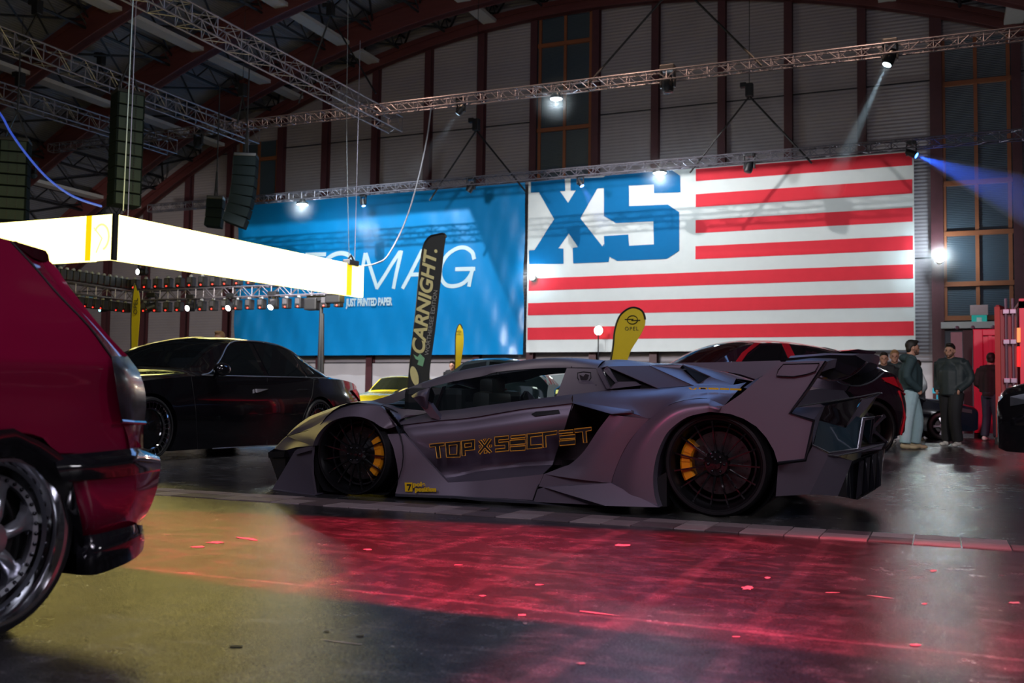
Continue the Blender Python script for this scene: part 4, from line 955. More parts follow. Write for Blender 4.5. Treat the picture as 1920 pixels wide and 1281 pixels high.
bm=bmesh.new(); slab(bm,[Z2(1520,100,6.885),Z2(1723,186,6.755),Z2(1640,232,6.69),Z2(1560,150,6.8)],(0,.012,0)); both('deck_vent',bm,M_void,30)
# edge lines of the scoops
bm=bmesh.new()
for P in ([Z2(878,126,6.79),Z2(955,109,6.79),Z2(1332,272,6.59),Z2(1600,253,6.61),Z2(1270,103,6.85)],[Z2(1520,98,6.87),Z2(1727,185,6.75)],[Z2(905,140,6.78),Z2(968,276,6.62),Z2(1030,226,6.65),Z2(945,120,6.78)]): tube(bm,P,.0035,4)
both('scoop_edges',bm,M_sat,40)
# --- door
bm=bmesh.new()
D1=[Z1(1150,640,6.36),Z1(1330,627,6.36),Z1(1510,611,6.36),Z2(0,585,6.36),Z2(300,545,6.36),Z2(500,520,6.37),Z2(660,500,6.38)]
D2=[Z1(1260,790,6.40),Z1(1400,778,6.41),Z1(1540,760,6.42),Z2(0,730,6.42),Z2(280,690,6.42),Z2(450,665,6.43),Z2(615,640,6.44)]
D3=[Z1(1370,895,6.50),Z1(1470,888,6.51),Z1(1580,878,6.52),Z2(0,845,6.52),Z2(250,815,6.53),Z2(400,800,6.54),Z2(565,790,6.55)]
D4=[Z1(1415,945,6.50),Z1(1500,935,6.51),Z1(1590,915,6.52),Z2(0,895,6.52),Z2(230,868,6.53),Z2(370,855,6.53),Z2(548,846,6.54)]
D5=[Z1(1440,978,6.335),Z1(1520,975,6.33),Z1(1600,971,6.33),Z2(0,966,6.32),Z2(200,945,6.32),Z2(350,930,6.32),Z2(478,915,6.32)]
patch(bm,[S,[p+Vector((0,.012,-.012)) for p in S],D1,D2,D3,D4],3,3)
patch(bm,[D4,D5],3,3,lin_v=True)
dr=both('door',bm,M_sat,40)
# front edge of the door recess and lower blade
bm=bmesh.new()
slab(bm,[Z1(985,617,6.29),Z1(1105,612,6.31),Z1(1270,800,6.31),Z1(1440,980,6.31),Z1(1560,974,6.31),Z2(0,967,6.30),Z2(200,946,6.30),Z2(350,931,6.30),Z2(478,916,6.29),Z2(432,1020,6.29),Z2(398,1112,6.28),Z2(0,1090,6.28),Z1(1500,1078,6.28),Z1(1045,1062,6.27),Z1(1062,1000,6.28),Z1(1068,930,6.28),Z1(1058,850,6.28),Z1(1030,720,6.28)],(0,.03,0))
patch(bm,[[Z1(1105,612,6.32),Z1(1270,800,6.32),Z1(1440,980,6.32)],[Z1(1150,640,6.37),Z1(1260,790,6.41),Z1(1415,945,6.51)]],2,2,lin_v=True)
both('side_skirt',bm,M_sat,30)
bm=bmesh.new(); slab(bm,[Z1(1045,1066,6.24),Z1(1500,1082,6.24),Z2(0,1096,6.24),Z2(398,1120,6.24),Z2(830,1148,6.24),Z2(940,1158,6.2),Z2(830,1172,6.22),Z2(398,1140,6.22),Z2(0,1118,6.22),Z1(1500,1100,6.22),Z1(1043,1084,6.22)],(0,.12,0)); both('sill_blade',bm,mat('satin_sill_edge',(.10,.10,.13),.3,.7),30)
bm=bmesh.new(); tube(bm,[Z1(1100,560,6.40),Z1(1088,610,6.31)],.003,4); tube(bm,[Z2(697,384,6.395),Z2(660,500,6.375),Z2(615,640,6.435),Z2(565,790,6.545),Z2(548,846,6.54),Z2(478,915,6.315),Z2(430,1020,6.285),Z2(398,1112,6.275)],.004,4); tube(bm,[Z1(480-248+0,633,6.597),Z1(330,604,6.447),Z1(427,582,6.31),Z1(490,580,6.2)],.003,4); tube(bm,[Z1(1490,150,6.99),Z1(1478,220,6.80)],.003,4); tube(bm,[Z2(690,45,6.995),Z2(686,118,6.83)],.003,4); both('panel_gaps',bm,M_void,None)
# handle recess
bm=bmesh.new(); slab(bm,[Z2(385,466,6.385),Z2(420,448,6.392),Z2(590,434,6.395),Z2(600,462,6.385),Z2(410,482,6.372)],(0,-.004,0)); obj('door_handle',bm,M_void,dr)
# --- side intake and rear blade
Lc=[Z2(480,917,6.29),Z2(620,863,6.28),Z2(684,836,6.27),Z2(782,742,6.25),Z2(882,592,6.23),Z2(975,470,6.22)]
Rc=[Z2(985,985,6.22),Z2(1000,925,6.22),Z2(1040,820,6.22),Z2(1100,700,6.22),Z2(1180,595,6.22),Z2(1268,503,6.23)]
bm=bmesh.new()
patch(bm,[Lc,[a.lerp(b,.5)+Vector((0,-.035,0)) for a,b in zip(Lc,Rc)],Rc],4,4)
poly(bm,[Z2(480,917,6.29),Z2(985,985,6.22),Z2(480,1015,6.28),Z2(440,1010,6.29)])
poly(bm,[Z2(975,470,6.22),Z2(1130,458,6.22),Z2(1268,503,6.23)])
patch(bm,[Lc,[p+Vector((.02,.10,.0)) for p in Lc]],3,2,lin_v=True)
slab(bm,[Z2(700,386,6.38),Z2(740,376,6.40),Z2(1132,436,6.22),Z2(1138,455,6.2),Z2(985,466,6.18)],(0,.06,-.004))
# quarter flare over the rear wheel
Fo=[Z2(988,985,6.20),Z2(1003,925,6.20),Z2(1045,815,6.20),Z2(1104,700,6.20),Z2(1185,590,6.20),Z2(1275,502,6.20),Z2(1410,405,6.20),Z2(1550,362,6.20),Z2(1700,351,6.20),Z3(420,470,6.18),Z3(490,500,6.14)]
Fi=[Z2(1338,1166,6.10),Z2(1310,1080,6.10),Z2(1298,960,6.10),Z2(1312,830,6.10),Z2(1345,720,6.10),Z2(1400,612,6.10),Z2(1480,535,6.10),Z2(1570,483,6.10),Z2(1700,453,6.10),Z3(400,543,6.10),Z3(450,548,6.10)]
Fm=[a.lerp(b,.45)+Vector((0,-.045,.0)) for a,b in zip(Fo,Fi)]
patch(bm,[Fo,Fm,Fi],4,3)
patch(bm,[[p+Vector((0,.10,0)) for p in Fo],Fo],3,1,lin_v=True)
patch(bm,[Fi,[p+Vector((0,.35,0)) for p in Fi]],3,1,lin_v=True)
# wedge at the foot
slab(bm,[Z2(480,1015,6.22),Z2(985,985,6.16),Z2(1340,1166,6.06),Z2(940,1155,6.06)],(0,.10,0))
slab(bm,[Z2(480,1015,6.24),Z2(940,1157,6.08),Z2(820,1146,6.16),Z2(400,1125,6.24),Z2(432,1030,6.26)],(0,.06,0))
both('rear_fender',bm,M_sat,35)
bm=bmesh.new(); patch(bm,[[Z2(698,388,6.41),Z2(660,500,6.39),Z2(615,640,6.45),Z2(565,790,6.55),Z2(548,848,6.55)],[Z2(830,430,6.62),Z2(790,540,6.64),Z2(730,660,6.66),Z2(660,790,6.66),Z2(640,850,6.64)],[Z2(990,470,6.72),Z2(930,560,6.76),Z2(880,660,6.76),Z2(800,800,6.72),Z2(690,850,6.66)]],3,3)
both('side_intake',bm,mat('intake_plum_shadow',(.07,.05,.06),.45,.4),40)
# --- endplate, wing, tail
bm=bmesh.new()
E_=[Z3(440,545,6.10),Z3(420,505,6.10),Z3(490,500,6.10),Z3(600,425,6.10),Z3(700,340,6.10),Z3(870,208,6.10),Z3(1172,204,6.10),Z3(1050,390,6.10),Z3(928,550,6.10),Z3(1086,600,6.10),Z3(1060,740,6.10),Z3(1030,862,6.10),Z3(848,884,6.10),Z3(822,800,6.10),Z3(770,712,6.10),Z3(705,640,6.10),Z3(620,588,6.10),Z3(530,556,6.10)]
slab(bm,E_,(0,.035,0))
for k in range(len(E_)-10): pass
slab(bm,[Z3(838,303,6.085),Z3(852,262,6.085),Z3(885,225,6.085),Z3(1125,219,6.085),Z3(1098,272,6.085),Z3(1040,292,6.085),Z3(950,308,6.085)],(0,.012,0))
epl=both('wing_endplate',bm,M_sat,25)
bm=bmesh.new(); tube(bm,[Z3(838,303,6.083),Z3(852,262,6.083),Z3(885,225,6.083),Z3(1125,219,6.083),Z3(1098,272,6.083),Z3(1040,292,6.083),Z3(950,308,6.083)],.003,4,closed=True); tube(bm,[Z3(1172,206,6.095),Z3(1050,392,6.095),Z3(930,552,6.095),Z3(1088,602,6.095),Z3(1062,740,6.095),Z3(1032,864,6.095),Z3(850,886,6.095)],.010,4); both('endplate_edge',bm,M_gk,None)
# main wing blade across the car: near end at the endplate
bm=bmesh.new(); rows=[]
for (y,x1,z) in ((6.12,-.625,.962),(6.30,-.60,.985),(6.55,-.46,1.035),(6.9,-.40,1.05),(YC,-.385,1.054)):
    x0=-.878; rows.append((y,[(x0,z-.012),((x0+x1)/2,z+.004),(x1,z),(x1-.015,z-.055),((x0+x1)/2,z-.03),(x0,z-.022)]))
ys=[r for r in rows]+[(2*YC-y,P) for y,P in rows[-2::-1]]
G=[[bm.verts.new((x,y,z)) for x,z in P] for y,P in ys]
for i in range(len(G)-1):
    for j in range(6): bm.faces.new((G[i][j],G[i][(j+1)%6],G[i+1][(j+1)%6],G[i+1][j]))
bm.faces.new(G[0]); bm.faces.new(G[-1][::-1])
obj('wing_blade',bm,M_sat,car,30)
bm=bmesh.new(); F_=lambda x,y,Y:Vector(atY(x,y,Y))
slab(bm,[F_(1530,692,8.15),F_(1562,707,8.15),F_(1603,724,8.15),F_(1632,717,8.2),F_(1657,699,8.25),F_(1640,689,8.2),F_(1600,687,8.15)],(0,.05,0)); both('fender_scoop',bm,M_gk,40)
bm=bmesh.new(); tube(bm,spline([F_(1558,704,8.12),F_(1578,719,8.12),F_(1606,724,8.12),F_(1634,716,8.17),F_(1657,699,8.22)],4),.006,5); both('scoop_edge',bm,mat('light_edge_trim',(.45,.47,.52),.25,.8),60)
# centre fins of the engine deck, seen under the wing
bm=bmesh.new()
slab(bm,[Z3(120,216,7.05),Z3(420,212,7.05),Z3(860,200,7.05),Z3(900,260,7.05),Z3(830,262,7.05),Z3(700,325,7.05),Z3(600,292,7.05),Z3(300,238,7.05)],(0,.02,0))
both('deck_fin',bm,M_sat,25)
# tail
bm=bmesh.new()
t0=[Z3(640,345,6.55),Z3(720,325,6.62),Z3(1045,395,6.7)]
patch(bm,[[Z3(620,380,6.45),Z3(800,430,6.42),Z3(975,508,6.36)],[Z3(700,325,6.62),Z3(860,370,6.62),Z3(1042,400,6.60)],[C(Z3(700,300,6.9)),C(Z3(860,340,6.9)),C(Z3(1060,372,6.9))]],3,2,lin_v=True)
patch(bm,[[Z3(975,508,6.36),Z3(1150,482,6.62),Z3(1330,452,6.95)],[Z3(1042,400,6.60),Z3(1140,390,6.8),Z3(1290,400,7.05)],[C(Z3(1060,372,6.9)),C(Z3(1120,380,6.9)),C(Z3(1180,390,6.9))]],3,2,lin_v=True)
poly(bm,[Z3(835,1106,6.16),Z3(850,900,6.16),Z3(1030,870,6.18),Z3(1082,765,6.2),Z3(1190,826,6.42),Z3(1060,1092,6.3)])
poly(bm,[Z3(1060,1092,6.3),Z3(1190,826,6.42),Z3(1240,838,6.5),Z3(1345,868,6.8),Z3(1250,1103,6.6)])
slab(bm,[Z3(1190,822,6.42),Z3(1235,838,6.5),Z3(1540,792,7.0),Z3(1556,756,7.05),Z3(1380,790,6.7)],(0,.02,.004))
slab(bm,[Z3(930,552,6.16),Z3(1086,598,6.16),Z3(1145,510,6.40),Z3(975,512,6.34)],(0,.02,0))
slab(bm,[Z3(1086,598,6.16),Z3(1078,765,6.2),Z3(1120,600,6.36),Z3(1160,500,6.42),Z3(1145,510,6.38)],(0,.03,0))
slab(bm,[Z3(1380,792,6.72),Z3(1412,585,6.74),Z3(1494,576,6.86),Z3(1490,588,6.86),Z3(1428,600,6.76),Z3(1398,790,6.74)],(0,.03,0))
slab(bm,[Z3(1410,460,7.05),Z3(1530,415,7.2),Z3(1500,440,7.2),Z3(1440,520,7.1),Z3(1330,640,6.95),Z3(1300,652,6.9),Z3(1350,570,6.95)],(0,.02,0))
both('tail',bm,M_sat,25)
bm=bmesh.new(); slab(bm,[Z3(1088,765,6.24),Z3(1124,600,6.42),Z3(1300,650,6.72),Z3(1372,572,6.78),Z3(1410,585,6.76),Z3(1380,788,6.72),Z3(1190,815,6.44)],(0,.03,0)); both('bumper_inset',bm,mat('gloss_dark_teal_panel',(.02,.04,.055),.18,0,.1,6,coat=1),25)
bm=bmesh.new(); slab(bm,[Z3(1150,505,6.46),Z3(1400,452,6.92),Z3(1350,560,6.86),Z3(1300,640,6.78),Z3(1125,600,6.5)],(0,.04,0)); both('tail_lamp',bm,mat('dark_tail_lamp',(.015,.008,.010),.08,0,.1,6,coat=1),25)
bm=bmesh.new()
for P in ([(975,508,6.35),(1150,480,6.6),(1400,440,6.92),(1530,413,7.18)],[(1080,762,6.19),(1190,814,6.41),(1380,788,6.69),(1412,584,6.71),(1494,575,6.84)],[(1190,828,6.4),(1240,836,6.48),(1390,805,6.72),(1556,756,7.03)],[(930,552,6.15),(1086,598,6.14)]): tube(bm,[Z3(*p) for p in P],.005,5)
both('tail_edges',bm,mat('light_edge_trim',(.45,.47,.52),.25,.8),60)
bm=bmesh.new(); slab(bm,[Z3(1250,1104,6.62),Z3(1345,868,6.82),Z3(1545,800,7.1),Z3(1500,1060,7.0),Z3(1380,1130,6.8)],(0,.1,0)); both('diffuser',bm,M_gk,25)
for k in range(4):
    bm=bmesh.new(); x=1395+k*42; slab(bm,[Z3(x,870-k*22,6.86+k*.06),Z3(x+32,862-k*22,6.86+k*.06),Z3(x+18,1085-k*18,6.8+k*.06),Z3(x-22,1122-k*22,6.8+k*.06)],(0,-.05,0)); obj('diffuser_fin',bm,M_gk,car)
# underside and inner volume keep light from leaking through
bm=bmesh.new(); a=Z1(250,1000,6.5); box(bm,(a.x+.1,6.62,.06),(-1.05,2*YC-6.62,.30)); obj('underbody',bm,M_void,car)
bm=bmesh.new(); fc=Vector(atY(660,854,6.2)); rc=Vector(atY(1341,868,6.2))
for c_,w0,R_ in ((fc,6.52,.345),(rc,6.58,.385)): lathe(bm,(c_.x,w0,c_.z+.02),(0,1,0),[(0,0),(0,R_),(.02,R_)],32); lathe(bm,(c_.x,6.26,c_.z+.0),(0,1,0),[(.0,.385 if R_<.42 else .40),(.30,.318 if R_<.42 else .352)],32)
for v in bm.verts: v.co.z=max(v.co.z,.02)
both('wheel_well',bm,M_void,30)
bm=bmesh.new(); slab(bm,[Z1(440,740,6.30),Z1(427,1080,6.30),Z1(470,1078,6.30),Z1(480,900,6.30)],(0,.3,0)); slab(bm,[Z2(1338,1166,6.2),Z2(1300,960,6.2),Z2(1400,900,6.2),Z2(1400,1160,6.2)],(0,.3,0)); both('arch_liner',bm,M_void,30)
# --- glass and cockpit
bm=bmesh.new(); poly(bm,[Z1(1345,440,6.60),Z1(1410,262,6.70),Z1(1480,226,6.78),Z1(1700,186,6.80),Z2(130,154,6.81),Z2(400,130,6.82),Z2(648,124,6.82),Z2(600,262,6.67),Z2(570,332,6.60),Z2(300,368,6.60),Z2(0,404,6.60),Z1(1620,420,6.60)]); poly(bm,[Z1(1000,396,6.68),Z1(1180,350,6.74),Z1(1390,268,6.74),Z1(1330,440,6.60),Z1(1180,440,6.62)]); both('side_window',bm,M_gls,None)
bm=bmesh.new(); patch(bm,[[C(Z1(862,368,6.9),-.12),C(Z1(1000,327,6.9),-.04),C(Z1(1250,228,6.9))],[Z1(862,368,6.92),Z1(1000,327,6.95),Z1(1250,228,6.99)]],3,2,lin_v=True); both('windscreen',bm,M_gls,60)
bm=bmesh.new(); slab(bm,[Z1(1330,446,6.59),Z1(1352,446,6.59),Z1(1418,256,6.70),Z1(1398,262,6.70)],(0,.02,0)); slab(bm,[Z1(1000,402,6.64),Z1(1180,446,6.60),Z1(1345,450,6.585),Z1(1345,440,6.60),Z1(1180,434,6.61)],(0,-.006,0)); both('window_frame',bm,M_gk,None)
bm=bmesh.new(); box(bm,(Z1(1050,430,6.6).x,6.75,.45),(Z2(660,300,6.6).x,2*YC-6.75,.70)); box(bm,(Z1(1050,430,6.6).x,6.7,.55),(Z1(1500,430,6.6).x,2*YC-6.7,.80),0,.05); obj('dashboard',bm,mat('cockpit_black',(.02,.022,.022),.5),car)
for yy in (6.95,7.62):
    bm=bmesh.new(); x0=Z2(40,300,yy).x; box(bm,(x0-.02,yy-.22,.45),(x0+.14,yy+.22,.78),0,.06); box(bm,(x0+.0,yy-.13,.76),(x0+.12,yy+.13,.88),0,.04)
    obj('seat',bm,mat('seat_leather_dark',(.035,.035,.03),.4),car,50)
bm=bmesh.new(); c=Z1(1780,360,7.0); tube(bm,[c+Vector((.05*math.sin(a*math.pi/12)*.6,math.cos(a*math.pi/12)*.17,.17*math.sin(a*math.pi/12))) for a in range(24)],.013,6,closed=True); obj('steering_wheel',bm,mat('steering_rim',(.06,.06,.05),.35),car,60)
bm=bmesh.new(); c=Z1(1815,210,7.25); ball(bm,c,.10,12,0,(.95,.3,.4)); tube(bm,[c,c+Vector((-.02,0,.10))],.012,5); obj('rear_view_mirror',bm,M_void,car,60)
# door mirrors
bm=bmesh.new(); patch(bm,[[Z1(1165,330,6.35),Z1(1220,295,6.32),Z1(1300,268,6.34),Z1(1312,262,6.4)],[Z1(1175,345,6.28),Z1(1230,330,6.22),Z1(1270,345,6.24),Z1(1290,370,6.32)],[Z1(1185,352,6.36),Z1(1230,400,6.34),Z1(1262,420,6.34),Z1(1285,430,6.38)]],3,3)
patch(bm,[[Z1(1165,330,6.35),Z1(1220,295,6.32),Z1(1300,268,6.34),Z1(1312,262,6.4)],[Z1(1185,352,6.42),Z1(1250,330,6.46),Z1(1300,340,6.46),Z1(1330,330,6.46)],[Z1(1185,352,6.36),Z1(1230,400,6.34),Z1(1262,420,6.34),Z1(1285,430,6.38)]],3,3)
slab(bm,[Z1(1225,395,6.34),Z1(1290,370,6.36),Z1(1378,495,6.40),Z1(1372,512,6.40),Z1(1310,492,6.40)],(0,.06,0)); both('door_mirror',bm,M_sat,40)
bm=bmesh.new(); slab(bm,[Z1(1290,275,6.335),Z1(1312,266,6.39),Z1(1335,320,6.44),Z1(1320,385,6.4),Z1(1288,368,6.33)],(.006,0,0)); both('mirror_glass',bm,M_gk,40)
# wheels
for (px,py,R,rr,w,yy,cal) in ((660,854,.300,.277,.26,6.235,(-.75,.62)),(1341,868,.330,.283,.36,6.185,(2.45,3.65))):
    for side in (0,1):
        c=Vector(atY(px,py,yy)); c.z=max(c.z,R*1.0+.004) if False else R+.003; ax=Vector((0,-1,-.045))
        if side: c.y=2*YC-yy; ax=Vector((0,1,-.045))
        ca=cal if not side else (math.pi-cal[1],math.pi-cal[0])
        wheel(car,c,ax,R,rr,w,'multi',ca)
# --- writing on the bodywork, drawn as outlines
def outline(bm,P,w): tube(bm,P,w,4,closed=True)
M_or=mat('orange_outline_print',(.90,.42,.04),.45,0,.03,5)
M_yp=mat('yellow_print',(.85,.52,.01),.45,0,.03,5)
def onpoly(polys,Y,conv,par,name,m,w=.0032,holes={}):
    bm=bmesh.new()
    hs=set(holes.values())
    for k,P in enumerate(polys):
        if k in hs: continue
        L=[P]+([polys[holes[k]]] if k in holes else [])
        V=[bm.verts.new(Vector(conv(x,y,Y))+Vector((0,.001,0))) for Q in L for x,y in Q]
        for t in tessellate_polygon([[Vector((x,y,0)) for x,y in Q] for Q in L]): bm.faces.new([V[i] for i in t])
    obj('letter_fill',bm,M_void,par); bm=bmesh.new()
    for P in polys: outline(bm,[conv(x,y,Y) for x,y in P],w)
    return obj(name,bm,m,par)
def rowz(x): return 0
# TOP X SECRET along a rising base line; letters as closed outlines in zoomed picture units of the door
def glyph(P,x0,y0,w,h,sk=.07):
    return [(x0+w*a+h*(b-.5)*-.0,y0-h*b-(x0+w*a-x0)*.0) for a,b in P]
TOP=[ [(1300,692),(1412,682),(1412,705),(1375,708),(1385,795),(1358,798),(1345,712),(1305,716)],
 [(1420,682),(1532,672),(1530,790),(1428,792)],[(1448,702),(1508,697),(1505,768),(1452,770)],
 [(1540,670),(1640,658),(1640,735),(1568,742),(1570,778),(1545,780)],[(1565,690),(1615,684),(1615,712),(1566,718)],
 [(1668,668),(1690,662),(1714,696),(1745,650),(1765,655),(1730,708),(1770,752),(1752,760),(1716,722),(1680,768),(1668,752),(1702,708)],
 [(1704,655),(1725,652),(1714,672)],[(1752,700),(1768,698),(1768,715),(1752,716)],[(1672,702),(1688,706),(1676,722)],[(1712,742),(1732,740),(1732,760),(1712,762)]]
SEC=[ [(110,640),(215,630),(213,655),(140,662),(140,680),(215,674),(217,742),(115,752),(115,730),(188,722),(188,700),(112,706)],
 [(232,632),(342,622),(340,642),(232,652)],[(225,665),(340,655),(340,690),(225,700)],[(225,714),(342,704),(340,738),(228,745)],
 [(352,618),(470,606),(470,630),(380,640),(380,700),(466,694),(466,720),(352,730)],
 [(468,606),(578,592),(575,618),(492,630),(496,716),(474,718)],
 [(592,594),(700,584),(698,606),(592,614)],[(596,632),(714,620),(714,648),(598,656)],[(594,670),(716,658),(714,694),(598,704)],
 [(708,580),(836,566),(834,590),(795,596),(802,680),(776,682),(768,600),(712,606)]]
dl=onpoly([[(x-8 if False else x,y) for x,y in P] for P in TOP],6.372,Z1,car,'door_lettering',M_or,.0036,{1:2,3:4})
onpoly(SEC,6.365,Z2,car,'door_lettering',M_or,.0036)
p=Z1(1115,1045,6.27); q=Z1(1170,982,6.27)
bm=bmesh.new(); slab(bm,[Z1(1115,980,6.265),Z1(1172,980,6.265),Z1(1172,1048,6.265),Z1(1118,1048,6.265)],(0,.004,0)); sk=obj('sponsor_decal',bm,M_yp,car)
bm=bmesh.new(); slab(bm,[Z1(1130,992,6.262),Z1(1165,992,6.262),Z1(1148,1040,6.262),Z1(1138,1040,6.262),Z1(1152,1003,6.262),Z1(1130,1003,6.262)],(0,.002,0)); obj('numeral',bm,M_void,sk)
def decal(txt,pa,pb,Y,size,par,m,conv,off=0,nm='decal_lettering',shear=0,h=None,sp=1):
    a=conv(*pa,Y); b=conv(*pb,Y); d=(b-a).normalized(); up=Vector((-d.z,0,d.x))
    bm=text_bm(txt,size,Matrix.Identity(4),.001,off,shear=shear,space=sp)
    xs=[v.co.x for v in bm.verts]; k=(b-a).length/(max(xs)-min(xs)); mn=min(xs)
    for v in bm.verts: v.co=a+d*((v.co.x-mn)*k)+up*v.co.y+Vector((0,-v.co.z,0))
    return obj(nm,bm,m,par)
decal('pole',(1178,1008),(1270,1008),6.262,.042,car,M_yp,Z1,.002); decal('position',(1192,1046),(1352,1046),6.262,.042,car,M_yp,Z1,.003)
bm=bmesh.new()
for P in ([(1562,268),(1580,268),(1590,280),(1600,280),(1612,270),(1632,271),(1615,284),(1580,283)],[(1640,267),(1705,268),(1705,282),(1640,280)],[(1713,268),(1790,270),(1790,284),(1713,282)],[(1798,270),(1868,272),(1868,286),(1798,284)],[(1876,272),(1960,275),(1960,289),(1876,287)]):
    poly(bm,[Z2(x,y,6.365) for x,y in P])
vs=obj('fender_decal',bm,M_yp,car)
bm=bmesh.new(); tube(bm,[Z2(1655,274,6.36),Z2(1692,276,6.36)],.0035,4); obj('decal_gap',bm,M_void,vs)
bm=bmesh.new(); poly(bm,[Z3(1125,314,6.9),Z3(1210,312,6.9),Z3(1210,318,6.9),Z3(1125,320,6.9)]); obj('tail_decal',bm,M_yp,car)
# crest on the quarter panel
M_cr=mat('dark_crest_print',(.02,.018,.022),.5)
bm=bmesh.new(); outline(bm,[Z2(x,y,6.72) for x,y in ((732,158),(775,150),(830,156),(832,195),(812,225),(780,240),(750,225),(732,195))],.004); slab(bm,[Z2(x,y,6.72) for x,y in ((745,170),(775,185),(790,165),(818,172),(808,205),(780,228),(755,210))],(0,.002,0)); obj('crest_decal',bm,M_cr,car)
decal('KAREN CORENE',(662,278),(876,272),6.68,.035,car,M_cr,Z2)
# ---------------------------------------------------------------- other cars
def paint(name,col,rough=.12,metal=0,coat=1): return mat(name,col,rough,metal,.06,6,coat=coat,coatr=.03)
M_bkp=paint('black_car_paint',(.004,.004,.006))
M_lamp_r=mat('red_tail_lens',(.35,.01,.02),.1,0,.2,40,coat=1)
M_lamp_w=mat('clear_head_lens',(.06,.065,.08),.1,.3,.2,20,coat=1)
M_trimc=mat('chrome_trim',(.85,.86,.9),.32,1)
def boolcut(o,cyls):
    """cut round wheel openings; cyls = (centre, axis, radius, depth) in world coordinates"""
    bm=bmesh.new()
    for c,ax,r,dp in cyls:
        lathe(bm,c,ax,[(0,0),(0,r),(dp,r),(dp,0)],40)
    weld(bm); me=bpy.data.meshes.new('cut'); bm.to_mesh(me); bm.free(); k=bpy.data.objects.new('cut',me); COL.objects.link(k)
    m=o.modifiers.new('b','BOOLEAN'); m.operation='DIFFERENCE'; m.object=k; m.solver='EXACT'
    dg=bpy.context.evaluated_depsgraph_get(); dg.update(); me2=bpy.data.meshes.new_from_object(o.evaluated_get(dg)); o.modifiers.clear(); o.data=me2; bpy.data.objects.remove(k)
    if len(me2.polygons): me2.set_sharp_from_angle(angle=math.radians(35))
open_gl=[]
def _wt(P,x):
    m=0
    for a,b in zip(P,P[1:]):
        if min(a[0],b[0])<=x<=max(a[0],b[0]) and a[0]!=b[0]: m=max(m,a[1]+(b[1]-a[1])*(x-a[0])/(b[0]-a[0]))
    return m
def gencar(name,label,loc,ang,st,m,wheels,glass_m,wins=(),screens=(),seams=(),lamps=(),wstyle='turbine',rimm=None,group=None,arch_r=1.12,mirror=None,n=3,cal=False,handles=()):
    """st: stations (x,zs,wm,zb,wb,zt,wt,zc) nose to tail in metres; local x towards the tail"""
    ca,sa=math.cos(ang),math.sin(ang); O=Vector(loc)
    def W(x,y,z): return O+Vector((ca*x-sa*y,sa*x+ca*y,z))
    e=empty(name,loc,label,'car',group)
    # rows along the car; local y negative = near side
    rows={k:[] for k in 'ctbmsu'}
    for (x,zs,wm,zb,wb,zt,wt,zc) in st:
        rows['c'].append(Vector((x,0,zc))); rows['t'].append(Vector((x,-wt,zt))); rows['b'].append(Vector((x,-wb,zb)))
        rows['m'].append(Vector((x,-wm,zs+(zb-zs)*.55))); rows['s'].append(Vector((x,-wm*.97,zs))); rows['u'].append(Vector((x,0,zs)))
    D={k:spline(v,n) for k,v in rows.items()}
    def at(k,x):
        P=D[k]
        for a,b in zip(P,P[1:]):
            if a.x<=x<=b.x: return a.lerp(b,(x-a.x)/max(1e-6,b.x-a.x))
        return P[0] if x<P[0].x else P[-1]
    bm=bmesh.new()
    ct=[ (a.lerp(b,.55)+Vector((0,0,.25*abs(a.z-b.z)))) for a,b in zip(rows['c'],rows['t'])]
    g1=patch(bm,[rows['c'],ct,rows['t']],n,3); g2=patch(bm,[rows['t'],rows['b']],n,2,lin_v=True); g3=patch(bm,[rows['b'],rows['m'],rows['s']],n,4); g4=patch(bm,[rows['s'],rows['u']],n,1,lin_v=True)
    for i in (0,-1):
        loop=[v.co.copy() for v in g1[i]]+[v.co.copy() for v in g2[i]][1:]+[v.co.copy() for v in g3[i]][1:]+[v.co.copy() for v in g4[i]][1:]
        poly(bm,loop if i else loop[::-1])
    kill=[]
    for f in bm.faces:
        c=f.calc_center_median(); 
        if all(v.co.z>min(at('b',v.co.x).z,9)-1e-4 for v in f.verts):
            for (x0,x1,f0,f1,nm,mm) in screens:
                if mm in open_gl and all(x0-.01<=v.co.x<=x1+.01 and abs(v.co.y)<=abs(at('t',v.co.x).y)*.985 for v in f.verts): kill.append(f); break
            else:
                if abs(f.normal.y)>.5:
                    b_,t_=at('b',c.x),at('t',c.x); tt=(c.z-b_.z)/max(1e-3,t_.z-b_.z)
                    for (P,nm,mm) in wins:
                        if mm in open_gl and .05<tt<.97 and P[0][0]<c.x<P[-1][0] and tt<_wt(P,c.x): kill.append(f); break
    bmesh.ops.delete(bm,geom=kill,context='FACES')
    mirrorY(bm,0); weld(bm,1e-4); bmesh.ops.recalc_face_normals(bm,faces=bm.faces)
    for v in bm.verts: v.co=W(*v.co)
    body=obj('body',bm,[m,M_void],e,38)
    cy=[]
    for (x,R,rr,w,wy) in wheels:
        for s in (-1,1): cy.append((W(x,s*(wy-.32),R*1.0),(W(0,s,0)-W(0,0,0)),R*arch_r,.6))
    boolcut(body,cy)
    for (x,R,rr,w,wy) in wheels:
        for s in (-1,1):
            wheel(e,W(x,s*wy,R+.003),W(0,s,0)-W(0,0,0),R,rr,w,wstyle,cal,15 if wstyle!='turbine' else 30,rimm)
            bm=bmesh.new(); lathe(bm,W(x,s*(wy-.32),R),W(0,s,0)-W(0,0,0),[(0,0),(0,R*arch_r)],24); obj('wheel_well',bm,M_void,e)
    def side(x,t,off=.008):
        a=at('b',x); b=at('t',x); p=a.lerp(b,t); nrm=(b-a).cross(Vector((1,0,0))); nrm=nrm.normalized(); 
        if nrm.y>0: nrm=-nrm
        return p+nrm*off
